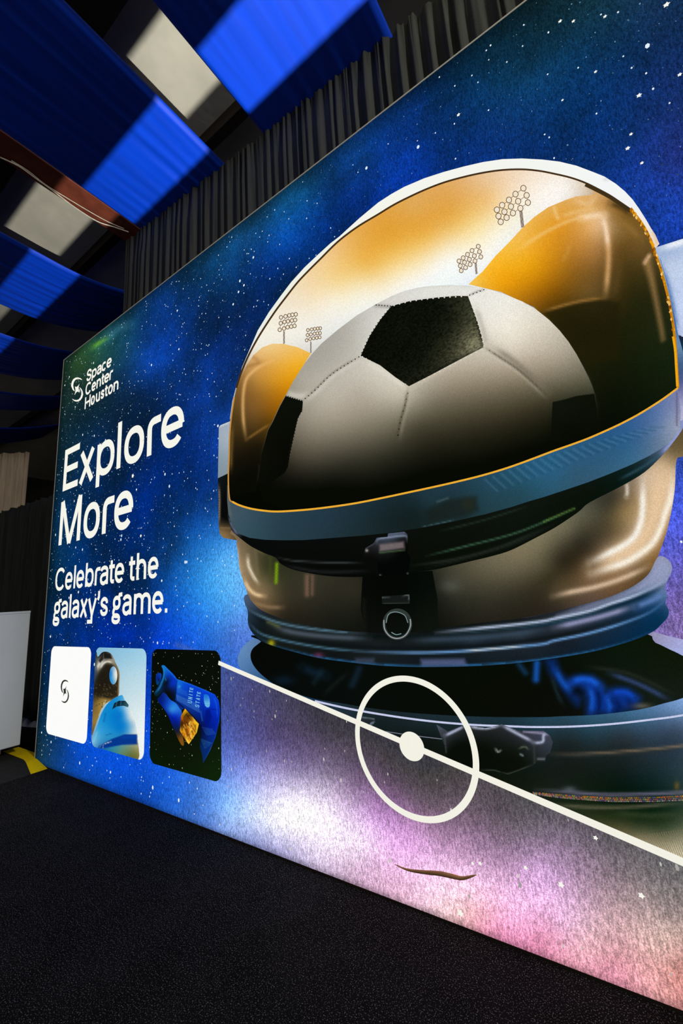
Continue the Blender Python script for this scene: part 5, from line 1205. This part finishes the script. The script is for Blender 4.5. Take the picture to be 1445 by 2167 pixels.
# ------------------------------------------------------------------ glowing wall: lettering
def arc(cx, cy, rx, ry, a0, a1, n=22, p=2.25):
    out = []
    for i in range(n + 1):
        t = math.radians(a0 + (a1 - a0) * i / n)
        c, s = math.cos(t), math.sin(t)
        out.append((cx + rx * math.copysign(abs(c) ** (2 / p), c), cy + ry * math.copysign(abs(s) ** (2 / p), s)))
    return out


def glyph(ch, w, xh, cap, asc, de, t):
    """centre lines of one sans letter; w = full width, t = pen width"""
    h = t / 2
    g = t * 0.46
    if ch == 'E':
        return [[(h, 0), (h, cap)], [(0, g), (w, g)], [(0, cap * 0.5), (w * 0.93, cap * 0.5)], [(0, cap - g), (w, cap - g)]]
    if ch == 'H':
        return [[(h, 0), (h, cap)], [(w - h, 0), (w - h, cap)], [(h, cap * 0.5), (w - h, cap * 0.5)]]
    if ch == 'M':
        return [[(h, 0), (h, cap)], [(h * 1.2, cap), (w / 2, 0)], [(w / 2, 0), (w - h * 1.2, cap)], [(w - h, cap), (w - h, 0)]]
    if ch == 'N':
        return [[(h, 0), (h, cap)], [(h, cap), (w - h, 0)], [(w - h, 0), (w - h, cap)]]
    if ch == 'I':
        return [[(w / 2, 0), (w / 2, cap)]]
    if ch == 'T':
        return [[(w / 2, 0), (w / 2, cap)], [(0, cap - g), (w, cap - g)]]
    if ch == 'A':
        return [[(h, 0), (w / 2, cap)], [(w / 2, cap), (w - h, 0)], [(w * 0.2, cap * 0.32), (w * 0.8, cap * 0.32)]]
    if ch == 'U':
        return [[(h, cap), (h, cap * 0.35)] + arc(w / 2, cap * 0.33, w / 2 - h, cap * 0.33 - g, 180, 360, 14)[1:] + [(w - h, cap)]]
    if ch == 'x':
        return [[(h * 1.1, 0), (w - h * 1.1, xh)], [(h * 1.1, xh), (w - h * 1.1, 0)]]
    if ch == 'l':
        return [[(w / 2, 0), (w / 2, asc)]]
    if ch in 'oO':
        return [arc(w / 2, xh / 2, w / 2 - h, xh / 2 - g * 0.8, 0, 360, 40)]
    if ch in 'pb':
        st = [(h, -de), (h, xh)] if ch == 'p' else [(h, 0), (h, asc)]
        return [st, arc(w / 2, xh / 2, w / 2 - h, xh / 2 - g * 0.8, 0, 360, 40)]
    if ch == 'r':
        r = min(w * 0.42, t * 1.1)
        return [[(h, 0), (h, xh - g - r)] + arc(h + r, xh - g - r, r, r, 180, 90, 8)[1:] + [(w, xh - g)]]
    if ch == 'e':
        return [[(h * 0.8, xh * 0.5), (w - h * 0.6, xh * 0.5)], arc(w / 2, xh / 2, w / 2 - h, xh / 2 - g * 0.8, 0, 318, 40)]
    if ch in 'cC':
        H = xh if ch == 'c' else cap
        return [arc(w / 2, H / 2, w / 2 - h, H / 2 - g * 0.8, 38, 322, 36)]
    if ch == 'a':
        top = arc(w * 0.5, xh * 0.68, w * 0.5 - h, xh * 0.32 - g * 0.8, 165, 0, 18)
        bowl = [(w - h, xh * 0.58)] + arc(w * 0.5, xh * 0.30, w * 0.5 - h, xh * 0.28 - g * 0.4, 90, 270, 18) + [(w - h, xh * 0.20)]
        return [top + [(w - h, 0)], bowl]
    if ch == 't':
        sx = w * 0.42
        r = min(w * 0.3, t)
        return [[(sx, xh + 0.55 * (asc - xh) + 0.2 * t), (sx, g + r)] + arc(sx + r, g + r, r, r, 180, 270, 8)[1:] + [(w * 0.95, g)], [(0, xh - g), (w, xh - g)]]
    if ch in 'hn':
        top = asc if ch == 'h' else xh
        return [[(h, 0), (h, top)], [(h, xh * 0.55)] + arc(w / 2, xh * 0.55, w / 2 - h, xh * 0.45 - g * 0.8, 180, 0, 20) + [(w - h, 0)]]
    if ch == 'u':
        return [[(w - h, xh), (w - h, 0)], [(h, xh)] + arc(w / 2, xh * 0.45, w / 2 - h, xh * 0.45 - g * 0.8, 180, 360, 20)]
    if ch == 'm':
        q = w / 2
        a = [(h, xh * 0.55)] + arc((h + q) / 2, xh * 0.6, (q - h) / 2, xh * 0.4 - g * 0.8, 180, 0, 16) + [(q, 0)]
        b = [(q, xh * 0.55)] + arc((q + w - h) / 2, xh * 0.6, (w - h - q) / 2, xh * 0.4 - g * 0.8, 180, 0, 16) + [(w - h, 0)]
        return [[(h, 0), (h, xh)], a, b]
    if ch in 'sS':
        H = xh if ch == 's' else cap
        pts = [(0.97, 0.70), (0.93, 0.84), (0.76, 0.96), (0.5, 1.0), (0.22, 0.95), (0.06, 0.82), (0.06, 0.68), (0.22, 0.58), (0.5, 0.51), (0.80, 0.43), (0.96, 0.31), (0.95, 0.16), (0.78, 0.04), (0.5, 0.0), (0.2, 0.05), (0.04, 0.18), (0.02, 0.30)]
        return [[tuple(p) for p in smooth_loop([(h + (w - t) * x, g + (H - 2 * g) * y) for x, y in pts], 3, False)]]
    if ch == 'y':
        m = w * 0.50
        return [[(w - h * 1.1, xh), (m, xh * 0.06), (m, -de + g), (w * 0.02, -de + g)], [(h * 1.1, xh), (m, xh * 0.1)]]
    if ch == 'g':
        bw = w * 0.80
        up = arc(w * 0.06 + bw / 2, xh * 0.64, bw / 2 - h, xh * 0.34 - g * 0.8, 0, 360, 34)
        ear = [(bw * 0.82, xh * 0.86), (bw * 0.92, xh * 1.04), (w, xh * 1.06)]
        link_ = [(bw * 0.30, xh * 0.34), (h * 1.3, xh * 0.20), (h * 1.6, xh * 0.06), (bw * 0.4, -xh * 0.03), (bw * 0.85, -xh * 0.05)]
        lo = arc(bw / 2 + w * 0.02, -de * 0.42 - xh * 0.02, bw / 2 - h + w * 0.04, de * 0.58 - g * 0.4, 0, 360, 34)
        return [up, ear, [tuple(p) for p in smooth_loop(link_, 4, False)], lo]
    if ch == "'":
        return [[(w * 0.62, asc), (w * 0.62, asc - 1.5 * t), (w * 0.15, asc - 2.3 * t)]]
    if ch == '.':
        return [[(w / 2, 0), (w / 2, w)]]
    return []


def letters(name, label, rows, base, xh, cap, asc, de, t, layer=24, rgb=(246, 245, 234)):
    e = empty(name, (0, 0, 0), wall)
    e['label'] = label
    b = uvp(0, base)[1]
    k = WALL_Y
    for ch, u0, u1 in rows:
        w = (u1 - u0) * k
        shp = []
        tt = w if ch == '.' else t * k
        for line in glyph(ch, w, (xh - base) * k, (cap - base) * k, (asc - base) * k, (base - de) * k, tt):
            p = np.array(line) + np.array((u0 * k, b))
            shp.append(ribbon_quads(p, tt))
        flat_print('letter', shp, layer, rgb, e)
    return e


def extents(o, s, items):
    out = []
    for ch, l, r in items:
        q = trace([(o[0] + l[0] / s, o[1] + l[1] / s), (o[0] + r[0] / s, o[1] + r[1] / s)])[:, 0] / WALL_Y
        out.append((ch, q[0], q[1]))
    return out


CR8, CRD, CRA, CRB, CRC = ((100, 720), 4.5156), ((110, 1010), 7.605), ((100, 1160), 10.321), ((230, 1150), 10.321), ((140, 745), 12.04)
letters('heading_lettering', 'large white heading, upper word', extents(*CR8, [('E', (147, 1430), (300, 1200)), ('x', (297, 1380), (450, 1180)), ('p', (460, 1410), (640, 1120)), ('l', (660, 1232), (697, 1218)), ('o', (735, 1060), (925, 960)), ('r', (950, 1115), (1087, 730)), ('e', (1088, 900), (1307, 770))]),
        0.661, 0.834, 0.898, 0.898, 0.608, 0.0355)
letters('heading_lettering', 'large white heading, lower word', extents(*CRD, [('M', (103, 1100), (446, 1005)), ('o', (507, 760), (774, 560)), ('r', (800, 912), (1005, 320)), ('e', (1003, 560), (1308, 430))]), 0.361, 0.534, 0.600, 0.600, 0.31, 0.0355)
letters('tagline_lettering', 'smaller white tagline, upper line', extents(*CRA, [('C', (183, 650), (400, 540)), ('e', (393, 700), (556, 620)), ('l', (567, 878), (605, 870)), ('e', (637, 650), (806, 600)), ('b', (822, 840), (1013, 620)), ('r', (1030, 815), (1162, 430)), ('a', (1150, 690), (1325, 700))])
        + extents(*CRB, [('t', (12, 520), (132, 500)), ('e', (135, 650), (340, 560)), ('t', (445, 450), (578, 430)), ('h', (600, 800), (818, 600)), ('e', (855, 550), (1087, 480))]), 0.1215, 0.206, 0.2365, 0.2365, 0.09, 0.0178)
letters('tagline_lettering', 'smaller white tagline, lower line', extents(*CRA, [('g', (122, 1600), (315, 1135)), ('a', (297, 1440), (450, 1300)), ('l', (468, 1515), (507, 1510)), ('a', (535, 1420), (694, 1300)), ('x', (703, 1503), (880, 1300)), ('y', (880, 1300), (1085, 1110)), ("'", (1098, 1120), (1152, 950)), ('s', (1152, 1380), (1323, 1330))])
        + extents(*CRB, [('g', (65, 1640), (297, 1110)), ('a', (297, 1440), (498, 1300)), ('m', (540, 1550), (916, 1300)), ('e', (950, 1300), (1194, 1230)), ('.', (1225, 1515), (1280, 1430))]), -0.0205, 0.0635, 0.0945, 0.0945, -0.0515, 0.0178)
logo = letters('logo_lettering', 'white logo wording, first line', extents(*CRC, [('S', (519, 690), (651, 450)), ('p', (645, 730), (775, 500)), ('a', (785, 530), (893, 500)), ('c', (905, 410), (1022, 290)), ('e', (1030, 310), (1158, 230))]), 1.2435, 1.2940, 1.314, 1.314, 1.2290, 0.0122)
letters('logo_lettering', 'white logo wording, second line', extents(*CRC, [('C', (492, 1000), (645, 820)), ('e', (648, 900), (758, 830)), ('n', (768, 925), (888, 720)), ('t', (902, 690), (972, 650)), ('e', (970, 720), (1098, 600)), ('r', (1097, 720), (1194, 470))]), 1.1640, 1.2135, 1.2330, 1.2330, 1.15, 0.0122)
letters('logo_lettering', 'white logo wording, third line', extents(*CRC, [('H', (468, 1445), (626, 1095)), ('o', (628, 1260), (731, 1190)), ('u', (755, 1200), (866, 1020)), ('s', (880, 1150), (971, 1010)), ('t', (985, 960), (1064, 930)), ('o', (1068, 1000), (1188, 900)), ('n', (1200, 1015), (1333, 790))]), 1.0835, 1.1345, 1.1530, 1.1530, 1.07, 0.0122)
emblem(logo, lambda x, y: trace([(140 + x / 12.04, 745 + y / 12.04)])[0], 24, (246, 245, 234))

# small words on the pictured capsule, read upwards
for word, (sx, sy), dx in (('UNITED', (1066, 628), 0.0), ('STATES', (1136, 668), 0.0)):
    x, y = sx, sy
    for i, ch in enumerate(word):
        hgt, adv = 42 - 2 * i, 36 - 2.5 * i
        lines = glyph(ch, adv * 0.72, hgt, hgt, hgt, 0, 8)
        shp = []
        for ln in lines:
            p = [(170 + (x - b_ + 0.10 * a_) / 4.5156, 1350 + (y - a_ - 0.25 * b_) / 4.5156) for a_, b_ in ln]
            v, f = ribbon_quads(np.array(p), 1.5)
            shp.append((list(trace(np.array(v))), f))
        if i < 5:
            flat_print('capsule_letter', shp, 10, (110, 180, 226), cap)
        y -= adv
        x += 3

# ------------------------------------------------------------------ things on the floor at the left
M_COUNTER = surface('pale_counter_laminate', (0.66, 0.73, 0.80), 0.5, 0.4, 0.03, (6, 6, 6))
M_BLACK = surface('black_rubber', (0.016, 0.016, 0.017), 0.8, 0.3, 0.3, (40, 40, 40), 0.3, 160)
M_YEL = surface('yellow_rubber', (1.0, 0.70, 0.002), 0.8, 0.08, 0.08, (60, 60, 60), 0.3, 200)
M_PLASTIC = surface('clear_grey_plastic', (0.35, 0.40, 0.42), 0.15, 0.6, 0.2, (30, 30, 30))
ct = tag(empty('display_counter', (-4.05, 0.9, 0)), 'pale grey rolling counter cut off by the left edge of the picture', 'counter')
MB().box(-4.40, -3.70, 0.35, 1.325, 0.10, 0.998).build('cabinet', M_COUNTER, ct, False, 0.006)
MB().box(-4.40, -3.70, 0.35, 1.325, 0.998, 1.014).build('worktop', M_COUNTER, ct, False, 0.002)
for (x, y) in ((-3.80, 1.215), (-3.80, 0.45), (-4.30, 1.20), (-4.30, 0.45)):
    wr, wz = (0.029, 0.068) if x > -4 else (0.045, 0.046)
    c = MB().tube([(x - 0.02, y, wz), (x + 0.02, y, wz)], wr, 20).build('caster', M_PLASTIC, ct, False, 0.004)
    m = MB()
    m.box(x - 0.03, x - 0.024, y - 0.02, y + 0.02, wz - 0.008, 0.10).box(x + 0.024, x + 0.03, y - 0.02, y + 0.02, wz - 0.008, 0.10).box(x - 0.03, x + 0.03, y - 0.025, y + 0.025, 0.093, 0.10)
    m.build('fork', M_ALU, c)

rp = tag(empty('cable_ramp', (-3.7, 1.0, 0)), 'black rubber cable ramp with a yellow end beside the glowing wall corner', 'cable ramp')


def ramp_z(x, top=0.034):
    t = (x + 3.31) / -0.17
    return top * min(1.0, max(0.0, t)) * (1.0 if x > -3.92 else max(0.0, 1 - (-3.92 - x) / 0.13)) + 0.001


def ramp(y0, y1, name, mat, cut=None, lift=0.0):
    def fn(u, v):
        x = -4.05 + 0.74 * u
        a = y0 + (cut(x) if cut else 0)
        e = y1 if x > -3.53 else 1.395
        return x, a + (e - a) * v, ramp_z(x) + lift
    m = MB().grid(fn, 40, 6)
    n = len(m.v)
    m.v += [(x, y, 0.0) for x, y, z in m.v[:n]]
    m.f += [tuple(n + i for i in f[::-1]) for f in list(m.f)]
    W = 7
    loop = [i * W for i in range(41)] + [40 * W + j for j in range(1, W)] + [i * W + 6 for i in range(39, -1, -1)] + [j for j in range(5, 0, -1)]
    for a, b in zip(loop, loop[1:] + loop[:1]):
        m.f.append((a, b, n + b, n + a))
    return m.build(name, mat, rp)


bow = lambda x: 0.045 * min(1.0, (-3.31 - x) / 0.25)
ramp(0.15, 1.346, 'body', M_BLACK)
ramp(1.255, 1.3465, 'yellow_end', M_YEL, bow, 0.0015)
tag(MB().grid(lambda u, v: (-5.15 + 0.75 * u, 1.72 + 0.10 * v + 0.02 * math.sin(9 * u), 0.006 + 0.045 * abs(math.sin(14 * u + 3 * v)) * math.sin(math.pi * v) * math.sin(math.pi * u)), 40, 10).build('plastic_wrap', M_PLASTIC, None, True),
    'crumpled clear plastic wrap lying at the foot of the low drape', 'plastic wrap')
